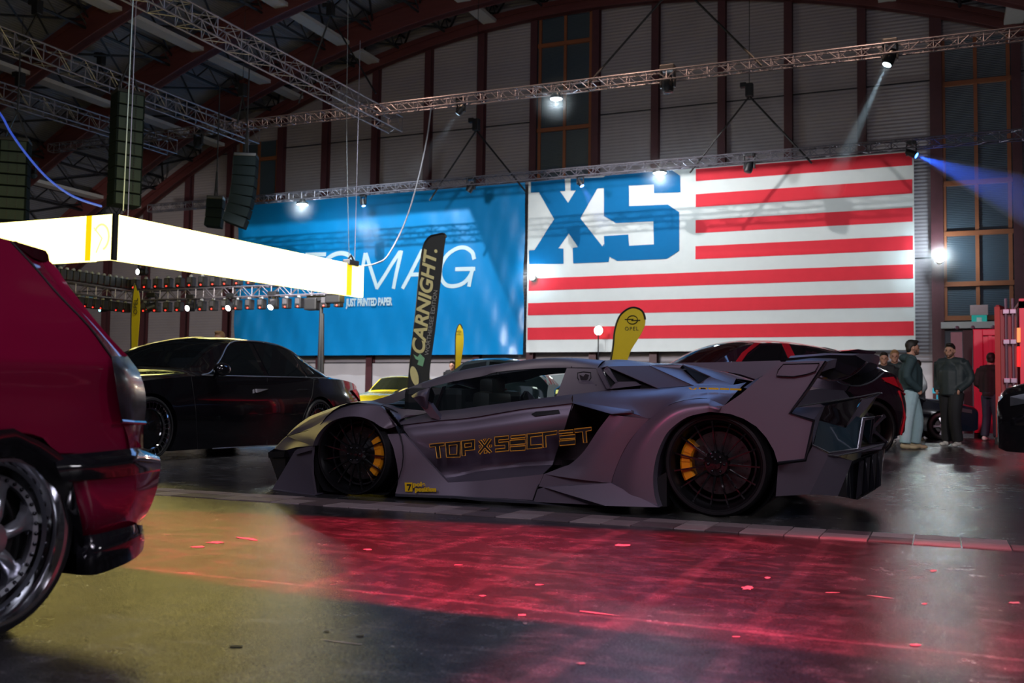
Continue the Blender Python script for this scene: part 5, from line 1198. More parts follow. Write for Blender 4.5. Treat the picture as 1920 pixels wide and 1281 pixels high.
    for (P,nm,mm) in wins:
        for s in (-1,1):
            bm=bmesh.new(); Q=spline([Vector((a,b,0)) for a,b in P]+[Vector((P[0][0],P[0][1],0))],1)[:-1]
            V=[side(q.x,q.y) for q in Q]
            slab(bm,[W(v.x,v.y*(-s),v.z) for v in V],(W(0,.01*(-s) if s<0 else .01,0)-W(0,0,0))*0+Vector((0,0,0.0001))+ (W(0,s*-.012,0)-W(0,0,0)))
            obj(nm,bm,mm or glass_m,e)
    for (x0,x1,f0,f1,nm,mm) in screens:   # centre surface glass from x0 to x1, half width fractions
        bm=bmesh.new(); G=[]
        for i in range(7):
            x=x0+(x1-x0)*i/6; f=f0+(f1-f0)*i/6; a=at('c',x); b=at('t',x); row=[]
            for j in range(-6,7):
                u=abs(j)/6*f; z=a.z+(b.z-a.z)*u*u+.012; row.append(bm.verts.new(W(x,(b.y*u)*(1 if j<0 else -1),z+.25*abs(a.z-b.z)*u*(1-u))))
            G.append(row)
        for i in range(6):
            for j in range(12): bm.faces.new((G[i][j],G[i+1][j],G[i+1][j+1],G[i][j+1]))
        obj(nm,bm,mm or glass_m,e,60)
    def sk(x,k,off):   # on the lower side, k from belt 0 to sill 1
        a,b,c_=at('b',x),at('m',x),at('s',x); p=spline([a,b,c_],8)[min(16,max(0,int(round(k*16))))]; return p+Vector((0,-off,0))
    for (P,r,nm,mm) in seams:
        for s in (-1,1):
            bm=bmesh.new(); V=[sk(a,b,.004) for a,b in P]; tube(bm,[W(v.x,v.y*(-s),v.z) for v in V],r,4); obj(nm,bm,mm,e)
    for (P,nm,mm,th) in lamps:
        for s in (-1,1):
            bm=bmesh.new(); V=[sk(a,b,.006) for a,b in P]; slab(bm,[W(v.x,v.y*(-s),v.z) for v in V],(W(0,-s*-.0,0)-W(0,0,0))+(W(0,s*th,0)-W(0,0,0))); obj(nm,bm,mm,e)
    if mirror:
        x,z,y=mirror
        for s in (-1,1):
            bm=bmesh.new(); ball(bm,W(x,s*(y+.10),z),.12,14,0,(.75,1.0,.65) if abs(ca)<.5 else (.75,1,.65)); tube(bm,[W(x+.05,s*(y-.06),z-.1),W(x,s*(y+.05),z-.03)],.03,6); obj('door_mirror',bm,m,e,60)
    e['_W']=0; del e['_W']
    return e,W,side,sk
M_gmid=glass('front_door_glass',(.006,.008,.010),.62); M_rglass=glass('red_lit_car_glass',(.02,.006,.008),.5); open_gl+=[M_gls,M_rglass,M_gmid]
# black limousine facing the camera side, its rear towards the banners
sed=[(-.95,.30,.70,.55,.72,.58,.60,.60),(-.90,.22,.80,.66,.80,.70,.66,.72),(-.70,.18,.90,.78,.86,.82,.72,.84),(0,.11,.95,.88,.90,.92,.76,.95),(.55,.11,.955,.93,.91,.97,.77,1.0),
 (.80,.11,.955,.945,.91,1.03,.74,1.06),(1.30,.11,.955,.95,.905,1.30,.64,1.35),(1.75,.11,.955,.955,.90,1.40,.60,1.465),(2.30,.11,.955,.965,.90,1.425,.60,1.49),(2.85,.11,.95,.975,.90,1.37,.59,1.44),(3.25,.18,.95,.985,.89,1.23,.58,1.31),
 (3.62,.18,.94,.985,.87,1.05,.60,1.13),(3.90,.20,.92,.975,.84,1.0,.66,1.05),(4.25,.24,.86,.93,.78,.965,.66,1.02),(4.42,.30,.78,.84,.72,.88,.62,.93),(4.47,.36,.70,.70,.66,.74,.58,.76)]
e,Wf,side,sk=gencar('black_limousine','long glossy black limousine parked between the red hatchback and the supercar',(-8.70,8.30,0),math.pi/2,sed,M_bkp,[(0,.352,.30,.24,.94),(3.16,.352,.30,.24,.94)],M_gdk,
 wins=[([(.92,.06),(1.30,.55),(1.62,.93),(1.98,.95),(1.98,.06)],'front_window',M_gmid),([(2.08,.06),(2.08,.95),(2.5,.95),(2.88,.90),(2.88,.06)],'rear_window',None),([(2.93,.06),(2.93,.85),(3.2,.62),(3.38,.10)],'quarter_window',None)],
 screens=[(.78,1.68,.97,.95,'windscreen',M_gls),(2.95,3.75,.92,.9,'rear_screen',M_gdk)],
 seams=[([(.62,0.02),(.66,.5),(.75,.98)],.004,'door_gap',M_void),([(2.02,.02),(2.02,.98)],.004,'door_gap',M_void),([(3.05,.02),(2.95,.3),(2.75,.6),(2.70,.98)],.004,'door_gap',M_void),([(1.0,1),(2.0,1),(2.6,1)],.006,'sill_trim',M_trimc)],
 lamps=[([(4.05,.16),(4.22,.10),(4.40,.12),(4.44,.28),(4.42,.42),(4.30,.36),(4.12,.26)],'tail_lamp',M_lamp_r,.02),([(-.86,.05),(-.6,.02),(-.42,.05),(-.55,.22),(-.84,.3)],'head_lamp',M_lamp_w,.02),([(1.75,.18),(1.98,.17),(1.98,.21),(1.75,.22)],'door_handle',M_trimc,.03),([(2.65,.17),(2.88,.17),(2.88,.21),(2.65,.21)],'door_handle',M_trimc,.03)],
 wstyle='turbine',rimm=M_chrome,mirror=(.98,1.03,.95),arch_r=1.1,n=5)
bm=bmesh.new()
for s in (1,-1):
    P=[side(x,t,.014) for x,t in ((.80,.03),(1.0,.22),(1.30,.60),(1.62,.97),(2.0,1.0),(2.5,1.0),(2.9,.95),(3.15,.75),(3.42,.10))]; tube(bm,[Wf(v.x,v.y*s,v.z) for v in spline(P,4)],.009,5)
    P=[side(x,.02,.012) for x in (.80,1.5,2.2,2.9,3.42)]; tube(bm,[Wf(v.x,v.y*s,v.z) for v in P],.007,5)
obj('window_chrome',bm,M_trimc,e,60)
limo=e
bm=bmesh.new()
for y in (-.38,.38): 
    a=Wf(2.0,y,.75); box(bm,(a.x-.22,a.y-.08,.5),(a.x+.22,a.y+.08,1.22),0,.06)
    a=Wf(2.9,y,.75); box(bm,(a.x-.22,a.y-.08,.5),(a.x+.22,a.y+.08,1.2),0,.06)
obj('seat',bm,mat('limousine_seat',(.03,.03,.035),.5),limo)
# dark coupe suv with its windows lit red, behind the supercar
suv=[(-.95,.45,.70,.80,.70,.82,.60,.84),(-.85,.32,.85,.92,.84,.95,.70,.98),(-.5,.28,.95,.98,.92,1.03,.78,1.06),(0,.28,1.0,1.05,.95,1.09,.80,1.12),(.45,.28,.98,1.09,.94,1.13,.78,1.17),
 (.75,.28,.96,1.10,.93,1.24,.70,1.30),(1.2,.28,.96,1.11,.92,1.48,.62,1.53),(1.6,.28,.96,1.12,.92,1.56,.60,1.62),(2.1,.28,.96,1.14,.92,1.56,.60,1.64),(2.7,.28,.98,1.18,.92,1.50,.58,1.59),(3.2,.28,1.0,1.22,.90,1.40,.56,1.50),(3.5,.30,.99,1.20,.86,1.30,.58,1.38),(3.72,.36,.92,1.12,.78,1.16,.62,1.24),(3.80,.45,.84,.98,.74,1.02,.62,1.06)]
M_dkp=paint('dark_plum_black_paint',(.012,.006,.012))
ang=math.radians(43); rx,ry=-.95,14.55
cx0=rx-.97*math.cos(ang+math.pi/2)*-1 - 3.0*math.cos(ang); cy0=ry+.97*math.sin(ang+math.pi/2) - 3.0*math.sin(ang)
cx0=rx-3.0*math.cos(ang)-.97*math.sin(ang); cy0=ry-3.0*math.sin(ang)+.97*math.cos(ang)
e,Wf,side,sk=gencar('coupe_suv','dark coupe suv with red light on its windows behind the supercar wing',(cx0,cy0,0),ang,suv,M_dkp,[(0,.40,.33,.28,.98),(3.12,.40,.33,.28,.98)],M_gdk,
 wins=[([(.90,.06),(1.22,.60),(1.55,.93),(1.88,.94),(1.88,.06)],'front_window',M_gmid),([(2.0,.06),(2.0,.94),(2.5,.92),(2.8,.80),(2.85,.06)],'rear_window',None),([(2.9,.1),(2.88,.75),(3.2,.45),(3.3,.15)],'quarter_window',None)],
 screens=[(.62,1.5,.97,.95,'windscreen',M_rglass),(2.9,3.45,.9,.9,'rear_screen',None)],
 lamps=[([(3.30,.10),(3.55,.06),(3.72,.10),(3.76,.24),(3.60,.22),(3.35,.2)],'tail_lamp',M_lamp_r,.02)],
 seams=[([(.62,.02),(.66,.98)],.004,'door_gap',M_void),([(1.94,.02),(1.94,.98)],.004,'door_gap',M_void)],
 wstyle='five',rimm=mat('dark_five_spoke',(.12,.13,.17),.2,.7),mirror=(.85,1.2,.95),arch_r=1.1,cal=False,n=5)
bm=bmesh.new()
for s in (1,):
    P=[side(x,t,.016) for x,t in ((.72,.0),(.95,.35),(1.2,.78),(1.45,1.0))]; slab(bm,[Wf(v.x,v.y,v.z) for v in P]+[Wf(v.x+.09,v.y,v.z) for v in P[::-1]],(0,0,.004))
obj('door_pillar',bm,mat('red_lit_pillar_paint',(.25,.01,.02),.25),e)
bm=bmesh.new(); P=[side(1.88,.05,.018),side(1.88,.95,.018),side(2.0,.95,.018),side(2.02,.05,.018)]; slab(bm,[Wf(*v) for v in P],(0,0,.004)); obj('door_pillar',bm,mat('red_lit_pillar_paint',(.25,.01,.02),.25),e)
bm=bmesh.new(); slab(bm,[Wf(3.0,-.58,1.50),Wf(3.42,-.60,1.44),Wf(3.50,-.6,1.50),Wf(3.2,-.58,1.53)],Wf(0,1.16,0)-Wf(0,0,0)); obj('roof_spoiler',bm,M_dkp,e)
bm=bmesh.new()
for y in (-.4,.35): slab(bm,[Wf(1.9,y,.9),Wf(2.0,y,1.42),Wf(2.08,y,1.42),Wf(2.1,y,.9)],Wf(0,.3,0)-Wf(0,0,0))
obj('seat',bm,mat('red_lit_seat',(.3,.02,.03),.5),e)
bm=bmesh.new()
for P in ([(3.75,.30),(3.60,.34),(3.70,.75),(3.62,1.0)],): tube(bm,[ (lambda v:Wf(v.x,v.y,v.z))(sk(a,b,.01)) for a,b in P],.02,5)
obj('bumper_strip',bm,M_lamp_r,e)
# simple parked cars further back
mini=[(-.75,.30,.66,.55,.68,.62,.58,.64),(-.65,.22,.78,.70,.76,.76,.64,.78),(0,.2,.84,.82,.80,.88,.68,.92),(.5,.2,.84,.88,.80,.95,.68,.98),(1.0,.2,.84,.90,.80,1.30,.58,1.35),(1.5,.2,.84,.92,.80,1.38,.57,1.43),(2.3,.2,.84,.93,.80,1.34,.56,1.40),(2.85,.22,.82,.92,.78,1.1,.6,1.16),(3.1,.3,.76,.80,.72,.9,.62,.93)]
wn=[([(.7,.08),(1.05,.9),(1.6,.93),(1.6,.08)],'side_window',None),([(1.68,.08),(1.68,.93),(2.3,.9),(2.6,.15)],'side_window',None)]
def back(name,label,px,py,Y,ang,m,st=mini,sc=1.0,group=None,scr=True):
    q=atY(px,py,Y); ws=[(0,.31,.22,.2,.83),(2.45,.31,.22,.2,.83)]
    return gencar(name,label,(q[0],Y,0),ang,st,m,ws,M_gdk,wins=wn,screens=[(.52,1.05,.95,.92,'windscreen',None)] if scr else (),lamps=[([(-.6,.05),(-.3,.05),(-.35,.25),(-.6,.25)],'head_lamp',M_lamp_w,.02)],wstyle='five',rimm=M_silver,n=2,arch_r=1.12)
back('yellow_car','yellow and black tuned car seen between the limousine and the supercar',716,760,24,math.radians(95),mat('yellow_car_paint',(.75,.62,.02),.15,0,.05,5,coat=1))
back('dark_car','dark blue car between the charcoal flag and the supercar bonnet',748,760,30,math.radians(4),paint('dark_blue_paint',(.02,.05,.10)))
suv2=[(a,b,c,d*1.18,f,g*1.22,h,i*1.22) for a,b,c,d,f,g,h,i in mini]
back('pale_green_car','tall dark car with pale windows behind the supercar windscreen',806,740,21.5,math.radians(8),paint('dark_green_paint',(.03,.05,.06)),suv2)
back('dark_saloon','dark car parked behind the two standing men',1758,790,25,math.radians(188),paint('night_blue_paint',(.006,.014,.025)))
# black car nose at the right edge
q=atZ(1950,840,0)
back('black_car','black car whose nose enters at the right edge before the open container',2012,800,13.5,math.radians(-8),M_bkp,[(a,b,c,d*1.25,f,g*1.25,h,i*1.25) for a,b,c,d,f,g,h,i in mini])
# ---------------------------------------------------------------- dark red hatchback at the left edge
HX=-2.42; HC=-3.20
M_red=paint('dark_cherry_paint',(.21,.004,.035),.14)
def H(x,y,X=HX): return Vector(atX(x,y,X))
ht=empty('red_hatchback',(HC,1.2,0),'dark cherry red hatchback with polished deep-dish wheel cut off by the left edge','car')
def hb(name,bm,m,smooth=35,mir=True,par=ht):
    if mir and name in ('side_window','tail_lamp','lamp_edge','hatch_gap','wheel_well'):
        b2=bm.copy()
        for v in b2.verts: v.co.x=2*HC-v.co.x
        bmesh.ops.reverse_faces(b2,faces=b2.faces); obj(name,b2,m,par,smooth); return obj(name,bm,m,par,smooth)
    if mir:
        g=bmesh.ops.duplicate(bm,geom=bm.verts[:]+bm.edges[:]+bm.faces[:]); vs=[q for q in g['geom'] if isinstance(q,bmesh.types.BMVert)]; fs=[q for q in g['geom'] if isinstance(q,bmesh.types.BMFace)]
        for v in vs: v.co.x=2*HC-v.co.x
        bmesh.ops.reverse_faces(bm,faces=fs)
    return obj(name,bm,m,par,smooth)
def ext(P,dz=0,ys=(1.2,.4,-.5)): return [Vector((P.x,y,P.z+dz*i)) for i,y in list(enumerate(ys))[::-1]]
bm=bmesh.new()
# side panel in rows from the roof edge down to the wheel opening
seam=[H(18,452,-2.66),H(55,492,-2.60),H(105,548,-2.52),(150,600),(188,637),(206,668)]
s0=H(18,452,-2.66); s1=H(60,497,-2.60); s2=H(110,555,-2.52); s3=H(165,612,-2.45); s4=H(206,668,-2.42); s5=H(212,690,-2.41); s6=H(222,735,-2.42); s7=H(228,785,-2.43)
def fill(P,n=5,x=HX):
    a=Vector((x,1.95,P.z)); return [Vector((x,1.2,P.z)),a,a.lerp(P,.5),P]
rowsH=[[Vector((-2.68,1.2,s0.z+.03)),Vector((-2.68,1.8,s0.z+.02)),Vector((-2.67,1.95,s0.z+.01)),s0],
 [Vector((-2.60,1.2,s1.z)),Vector((-2.60,1.8,s1.z)),Vector((-2.60,2.0,s1.z)),s1],
 [Vector((-2.53,1.2,s2.z)),Vector((-2.52,1.8,s2.z)),Vector((-2.52,2.05,s2.z)),s2],
 [Vector((-2.46,1.2,s3.z)),Vector((-2.45,1.8,s3.z)),Vector((-2.45,2.15,s3.z)),s3],
 [Vector((-2.42,1.2,s4.z+.01)),Vector((-2.41,1.8,s4.z)),Vector((-2.405,2.2,s4.z)),s4],
 [Vector((-2.40,1.2,s5.z+.01)),Vector((-2.395,1.8,s5.z)),Vector((-2.39,2.2,s5.z)),s5],
 [Vector((-2.405,1.2,s6.z)),Vector((-2.40,1.8,s6.z)),Vector((-2.40,2.2,s6.z)),s6],
 [Vector((-2.41,1.2,s7.z)),Vector((-2.40,1.8,s7.z)),Vector((-2.40,2.2,s7.z)),s7],
 [Vector((-2.41,1.2,.52)),H(40,812,-2.40),H(112,850,-2.40),H(266,838,-2.44)]]
patch(bm,rowsH,3,3)
# hatch side strip between the seam and the outline
o0=H(30,452,-2.78); o1=H(96,492,-2.65); o2=H(132,541,-2.57); o3=H(195,620,-2.50); o4=H(240,668,-2.48)
patch(bm,[[s0,s1,s2,s3,s4],[H(40,462,-2.71),H(80,500,-2.64),H(122,550,-2.57),H(180,616,-2.50),H(225,668,-2.47)],[o0,o1,o2,o3,o4]],3,3)
patch(bm,[[o0,o1,o2,o3,o4],[Vector((HC,p.y+.03,p.z+.0)) for p in (o0,o1,o2,o3,o4)]],3,2,lin_v=True)
# roof
patch(bm,[[Vector((-2.68,y,s0.z+z)) for y,z in ((1.2,.03),(1.8,.02),(1.95,.01),(s0.y,0))],[Vector((HC,y,s0.z+z)) for y,z in ((1.2,.09),(1.8,.06),(1.95,.05),(o0.y,.02))]],3,2,lin_v=True)
# below the tail lamp, wrapping round the corner
patch(bm,[[H(228,785,-2.43),H(255,788,-2.45),H(269,792,-2.50)],[H(240,820,-2.42),H(258,822,-2.44),H(268,825,-2.50)],[H(245,850,-2.42),H(260,850,-2.45),H(269,846,-2.52)]],3,2)
patch(bm,[[H(240,668,-2.52),H(262,702,-2.52),H(272,755,-2.52),H(269,792,-2.52),H(269,846,-2.53)],[Vector((HC,p.y+.03,p.z)) for p in (H(240,668,-2.52),H(262,702,-2.52),H(272,755,-2.52),H(269,792,-2.52),H(269,846,-2.53))]],3,2,lin_v=True)
body=hb('body',bm,M_red,35)
# front half of the car, out of the picture
bm=bmesh.new()
F=[(1.2,1.15),(.9,1.15),(.3,1.12),(-.25,.85),(-.9,.78),(-1.25,.62),(-1.3,.45)]
top=[Vector((-2.60 if z>.9 else -2.5,y,z)) for y,z in F]; mid=[Vector((-2.42,y,min(z,.80))) for y,z in F]; low=[Vector((-2.40,y,.5)) for y,z in F]; bot=[Vector((-2.44,y,.14)) for y,z in F]
patch(bm,[[Vector((HC,p.y,p.z+.05)) for p in top],top],2,2,lin_v=True); patch(bm,[top,mid],2,2,lin_v=True); patch(bm,[mid,low,bot],2,2)
poly(bm,[Vector((HC,-1.32,.45)),Vector((-2.5,-1.3,.45)),Vector((-2.44,-1.3,.14)),Vector((HC,-1.32,.14))])
hb('front_body',bm,M_red,30)
bm=bmesh.new(); slab(bm,[Vector((-2.405,1.6,.85)),Vector((-2.52,1.55,1.10)),Vector((-2.56,.5,1.10)),Vector((-2.44,-.1,.85))],(.006,0,0)); hb('side_window',bm,M_gdk,None)
# roof spoiler, dark
bm=bmesh.new(); slab(bm,[H(-40,440,-2.72),H(0,446,-2.70),H(40,456,-2.66),H(86,470,-2.66),H(91,478,-2.66),H(94,495,-2.66),H(60,482,-2.64),H(20,452,-2.66)],(-.04,0,0)); 
slab(bm,[H(0,447,-2.70),H(86,471,-2.68),H(92,492,-2.68),H(60,484,-2.68)],(2*(HC+2.70),0,0)); hb('roof_spoiler',bm,mat('spoiler_dark_red_black',(.03,.004,.008),.15,coat=1),30,False)
bm=bmesh.new(); P=[s0,s1,s2,s3,s4]; tube(bm,[p+Vector((.004,0,0)) for p in spline(P,4)],.0035,5); hb('hatch_gap',bm,M_void,None)
# smoked tail lamp
bm=bmesh.new()
patch(bm,[[H(209,668,-2.415),H(240,668,-2.51)],[H(215,700,-2.385),H(262,702,-2.50)],[H(222,740,-2.385),H(273,748,-2.50)],[H(229,786,-2.40),H(271,790,-2.50)]],3,3)
patch(bm,[[H(209,668,-2.40),H(222,668,-2.43),H(240,668,-2.505)],[H(214,700,-2.385),H(240,700,-2.41),H(263,702,-2.495)],[H(220,740,-2.38),H(248,744,-2.41),H(274,748,-2.495)],[H(228,787,-2.39),H(250,790,-2.41),H(271,790,-2.495)]],3,3)
lp=hb('tail_lamp',bm,mat('smoked_lamp_glass',(.012,.012,.016),.22,0,.2,20,coat=.25,coatr=.1),50)
bm=bmesh.new(); tube(bm,[H(228,790,-2.385),H(250,792,-2.405),H(272,793,-2.49)],.006,5); hb('lamp_edge',bm,M_gk,None)
# black arch and bumper band
bm=bmesh.new()
A0=[Vector((-2.40,1.72,.50)),H(0,806,-2.385),H(50,817,-2.385),H(82,832,-2.385),H(117,856,-2.385),H(132,885,-2.385),H(140,925,-2.385),H(150,975,-2.39)]
A1=[Vector((-2.43,1.76,.46)),H(0,862,-2.43),H(50,872,-2.43),H(80,892,-2.43),H(110,925,-2.43),H(130,960,-2.43),H(143,1000,-2.43),H(150,1040,-2.43)]
patch(bm,[A0,[a.lerp(b,.4)+Vector((.012,0,0)) for a,b in zip(A0,A1)],A1],3,3)
patch(bm,[A1,[p+Vector((-.2,0,0)) for p in A1]],3,1,lin_v=True)
u0=[H(100,853,-2.40),H(158,850,-2.385),H(230,843,-2.385),H(258,842,-2.40),H(299,857,-2.50)]
u1=[H(108,880,-2.38),H(165,872,-2.35),H(232,864,-2.35),H(262,860,-2.37),H(301,866,-2.49)]
u2=[H(120,905,-2.385),H(165,900,-2.36),H(232,893,-2.36),H(262,888,-2.38),H(301,880,-2.49)]
patch(bm,[u0,u1,u2],3,3)
patch(bm,[[H(299,857,-2.50),H(301,866,-2.49),H(301,880,-2.49)],[Vector((HC,p.y+.06,p.z)) for p in (H(299,857,-2.50),H(301,866,-2.49),H(301,880,-2.49))]],2,2,lin_v=True)
patch(bm,[u0,[H(110,848,-2.46),H(158,845,-2.46),H(228,838,-2.47),H(256,838,-2.5),H(280,846,-2.56)]],3,1,lin_v=True)
hb('bumper_band',bm,M_gk,40)
# red bumper
bm=bmesh.new()
b0=[H(130,906,-2.40),H(165,901,-2.372),H(232,894,-2.372),H(262,889,-2.39),H(300,883,-2.49)]
b1=[H(146,950,-2.40),H(175,945,-2.372),H(235,930,-2.372),H(262,925,-2.39),H(294,918,-2.50)]
b2=[H(152,990,-2.42),H(180,985,-2.39),H(232,968,-2.39),H(255,962,-2.42),H(280,955,-2.52)]
b3=[H(155,1030,-2.46),H(185,1020,-2.44),H(230,1000,-2.44),H(250,990,-2.47),H(262,982,-2.56)]
patch(bm,[b0,b1,b2,b3],3,3)
en=[b0[-1],b1[-1],b2[-1],b3[-1]]; patch(bm,[en,[Vector((HC,p.y+.05,p.z)) for p in en]],3,2,lin_v=True)
patch(bm,[[H(130,903,-2.375),H(165,898,-2.36),H(232,891,-2.36),H(262,886,-2.38),H(300,880,-2.48)],b0],3,1,lin_v=True)
hb('bumper',bm,M_red,40)
bm=bmesh.new()
c0=[H(146,1005,-2.44),H(180,1002,-2.40),H(230,990,-2.40),H(255,984,-2.42),H(267,985,-2.5)]
c1=[H(143,1045,-2.43),H(180,1036,-2.37),H(230,1020,-2.37),H(258,1008,-2.40),H(271,1010,-2.49)]
c2=[H(144,1078,-2.45),H(180,1078,-2.40),H(225,1062,-2.40),H(252,1048,-2.42),H(268,1032,-2.5)]
patch(bm,[c0,c1,c2],3,3); en=[c0[-1],c1[-1],c2[-1]]; patch(bm,[en,[Vector((HC,p.y+.03,p.z)) for p in en]],2,2,lin_v=True)
patch(bm,[c2,[Vector((HC,p.y,p.z)) for p in c2]],2,1,lin_v=True); hb('rear_valance',bm,M_gk,40)
bm=bmesh.new(); box(bm,(2*HC+2.58,-1.2,.16),(-2.58,2.55,.55)); obj('underbody',bm,M_void,ht)
wheel(ht,H(-4,1025,-2.44)*Vector((1,1,0)).to_tuple()[0] if False else Vector((-2.44,H(-4,1025,-2.44).y,.283)),(1,0,-.04),.28,.232,.20,'six',None,6,M_silver,M_chrome)
wheel(ht,Vector((2*HC+2.44,H(-4,1025,-2.44).y,.283)),(-1,0,-.04),.28,.232,.20,'six',None,6,M_silver,M_chrome)
for s,x in ((1,-2.44),(-1,2*HC+2.44)): wheel(ht,Vector((x,-.35,.283)),(s,0,-.04),.28,.232,.20,'six',None,6,M_silver,M_chrome)
bm=bmesh.new(); lathe(bm,(-2.66,H(-4,1025,-2.44).y,.30),(1,0,0),[(0,0),(0,.36)],32); lathe(bm,(-2.66,-.35,.30),(1,0,0),[(0,0),(0,.36)],32); hb('wheel_well',bm,M_void,None)
# ---------------------------------------------------------------- people
M_skin=mat('skin',(.42,.22,.16),.5,0,.08,20)
M_hair=mat('dark_hair',(.012,.009,.008),.55,0,.3,60,bump=.4,bscale=90)
def cloth_m(name,col,rough=.8): return mat(name,col,rough,0,.15,14,bump=.5,bscale=9)
M_shoe=mat('white_shoes',(.6,.58,.56),.5); M_eye=mat('eye_dark',(.01,.01,.012),.2)
def blob(parts,vox,name,m,par,W,smooth=3):
    """parts: tubes (pts, radii) and balls merged into one skin"""
    bm=bmesh.new()
    for p in parts:
        if p[0]=='t': tube(bm,spline(p[1],3) if len(p[1])>2 else p[1],_rad(p[2],p[1]),10)
        else: ball(bm,p[1],p[2],14,0,p[3] if len(p)>3 else (1,1,1))
    for v in bm.verts: v.co=W(*v.co)
    o=obj(name,bm,m,par,180)
    r=o.modifiers.new('r','REMESH'); r.mode='VOXEL'; r.voxel_size=vox; r.use_smooth_shade=True
    s=o.modifiers.new('s','SMOOTH'); s.factor=.6; s.iterations=smooth
    dg=bpy.context.evaluated_depsgraph_get(); dg.update(); me=bpy.data.meshes.new_from_object(o.evaluated_get(dg)); o.modifiers.clear(); o.data=me
    return o
def _rad(r,P):
    if len(P)<=2: return r
    out=[]
    for a,b in zip(r,r[1:]): out+=[a+(b-a)*k/3 for k in range(3)]
    return out+[r[-1]]
def person(loc,ang,hd,h,top,legs,shoe,label,hair=M_hair,stance=.13,arms='pocket',stride=.05,hoodie=False,group=None,lite=False,bulk=1.0,logo=None,bag=False,beard=False):
    """loc = feet; ang = facing direction about z (local +x forward), hd = extra head turn; h = height"""
    k=h/1.8; ca,sa=math.cos(ang),math.sin(ang); O=Vector(loc)
    def W(x,y,z): return O+Vector((ca*x-sa*y,sa*x+ca*y,z))*k
    e=empty('person',loc,label,'person',group)
    B=bulk; hips=.93
    hipL,hipR=(0,.10,hips),(0,-.10,hips); knL,knR=(stride+.03,stance,.50),(.03-stride,-stance,.50); anL,anR=(stride-.01,stance+.03,.09),(-stride-.02,-stance-.03,.09)
    shL,shR=(0,.20*B,1.47),(0,-.20*B,1.47)
    if arms=='pocket': elL,elR=(-.09,.265*B,1.18),(-.09,-.265*B,1.18); hnL,hnR=(.12,.17*B,.97),(.12,-.17*B,.97)
    elif arms=='front': elL,elR=(-.02,.28*B,1.17),(-.02,-.28*B,1.17); hnL,hnR=(.22,.08,1.05),(.22,-.10,1.07)
    else: elL,elR=(-.03,.30*B,1.17),(-.03,-.30*B,1.17); hnL,hnR=(.05,.30*B,.88),(.05,-.30*B,.88)
    cn,sn=math.cos(hd),math.sin(hd)
    def Hd(x,y,z): return (.035+1.07*(cn*x-sn*y),1.07*(sn*x+cn*y),1.665+1.07*(z-1.69))
    fingers=[]
    for s,(hx,hy,hz) in ((1,hnL),(-1,hnR)):
        if arms=='pocket': break
        for q in range(4): fingers.append(('t',[(hx-.025+.018*q,hy,hz-.06),(hx-.02+.018*q+.01,hy-s*.01,hz-.10),(hx-.02+.018*q+.02,hy-s*.03,hz-.125+.006*abs(q-1.5))],[.0095,.009,.008]))
        fingers.append(('t',[(hx+.03,hy-s*.01,hz-.02),(hx+.055,hy-s*.02,hz-.055),(hx+.055,hy-s*.03,hz-.08)],[.012,.010,.009]))
    body=[('t',[(0,0,.95),(0,0,1.15),(.0,0,1.35),(0,0,1.48)],[.12,.12,.12,.09]),('t',[(0,0,1.46),(.01,0,1.56),(.02,0,1.62)],[.072,.066,.062]),
      ('t',[shL,elL,hnL],[.044,.036,.03]),('t',[shR,elR,hnR],[.044,.036,.03]),('t',[hipL,knL,anL],[.09,.058,.042]),('t',[hipR,knR,anR],[.09,.058,.042]),
      ('b',Hd(0,0,1.70),.105,(.92,.76,1.08)),('b',Hd(.035,0,1.635),.070,(.9,.78,.85)),('b',Hd(.102,0,1.672),.017,(1,.8,1.3)),('b',Hd(.088,0,1.70),.02,(.7,2.4,.5)),('b',Hd(.09,0,1.628),.018,(.7,1.5,.6)),('b',Hd(.075,0,1.60),.026,(1,1.1,.8)),
      ('b',Hd(-.005,.083,1.68),.024,(.7,.4,1.3)),('b',Hd(-.005,-.083,1.68),.024,(.7,.4,1.3)),('b',(hnL[0],hnL[1],hnL[2]-.035),.042,(.9,.5,1.1)),('b',(hnR[0],hnR[1],hnR[2]-.035),.042,(.9,.5,1.1))]+fingers
    bd=blob(body,.012*k,'body',M_skin,e,W,2)
    blob([('b',Hd(-.016,0,1.735),.104,(.98,.84,.92)),('b',Hd(-.05,0,1.68),.085,(.6,.92,.95)),('b',Hd(.055,0,1.79),.05,(.9,1.2,.55))],.012*k,'hair',hair,e,W,2)
    bm=bmesh.new()
    for s in (1,-1): ball(bm,W(*Hd(.0875,s*.032,1.687)),.0085*k,8)
    obj('eyes',bm,M_eye,e,60)
    bm=bmesh.new()
    for s in (1,-1): ball(bm,W(*Hd(.090,s*.034,1.706)),.02*k,8,0,(.5,1.1,.22))
    obj('eyebrows',bm,M_hair,e,60)
    if beard: blob([('b',Hd(.052,0,1.612),.060,(.82,.92,.62)),('b',Hd(.03,.045,1.64),.035,(1,.7,1)),('b',Hd(.03,-.045,1.64),.035,(1,.7,1))],.010*k,'beard',mat('short_beard',(.11,.055,.04),.7,0,.2,60),e,W,2)
    bm=bmesh.new(); ball(bm,W(*Hd(.0965,0,1.63)),.016*k,8,0,(.6,1.3,.35)); 
    for v in bm.verts: pass
    obj('mouth',bm,mat('lips',(.25,.08,.07),.5),e,60)
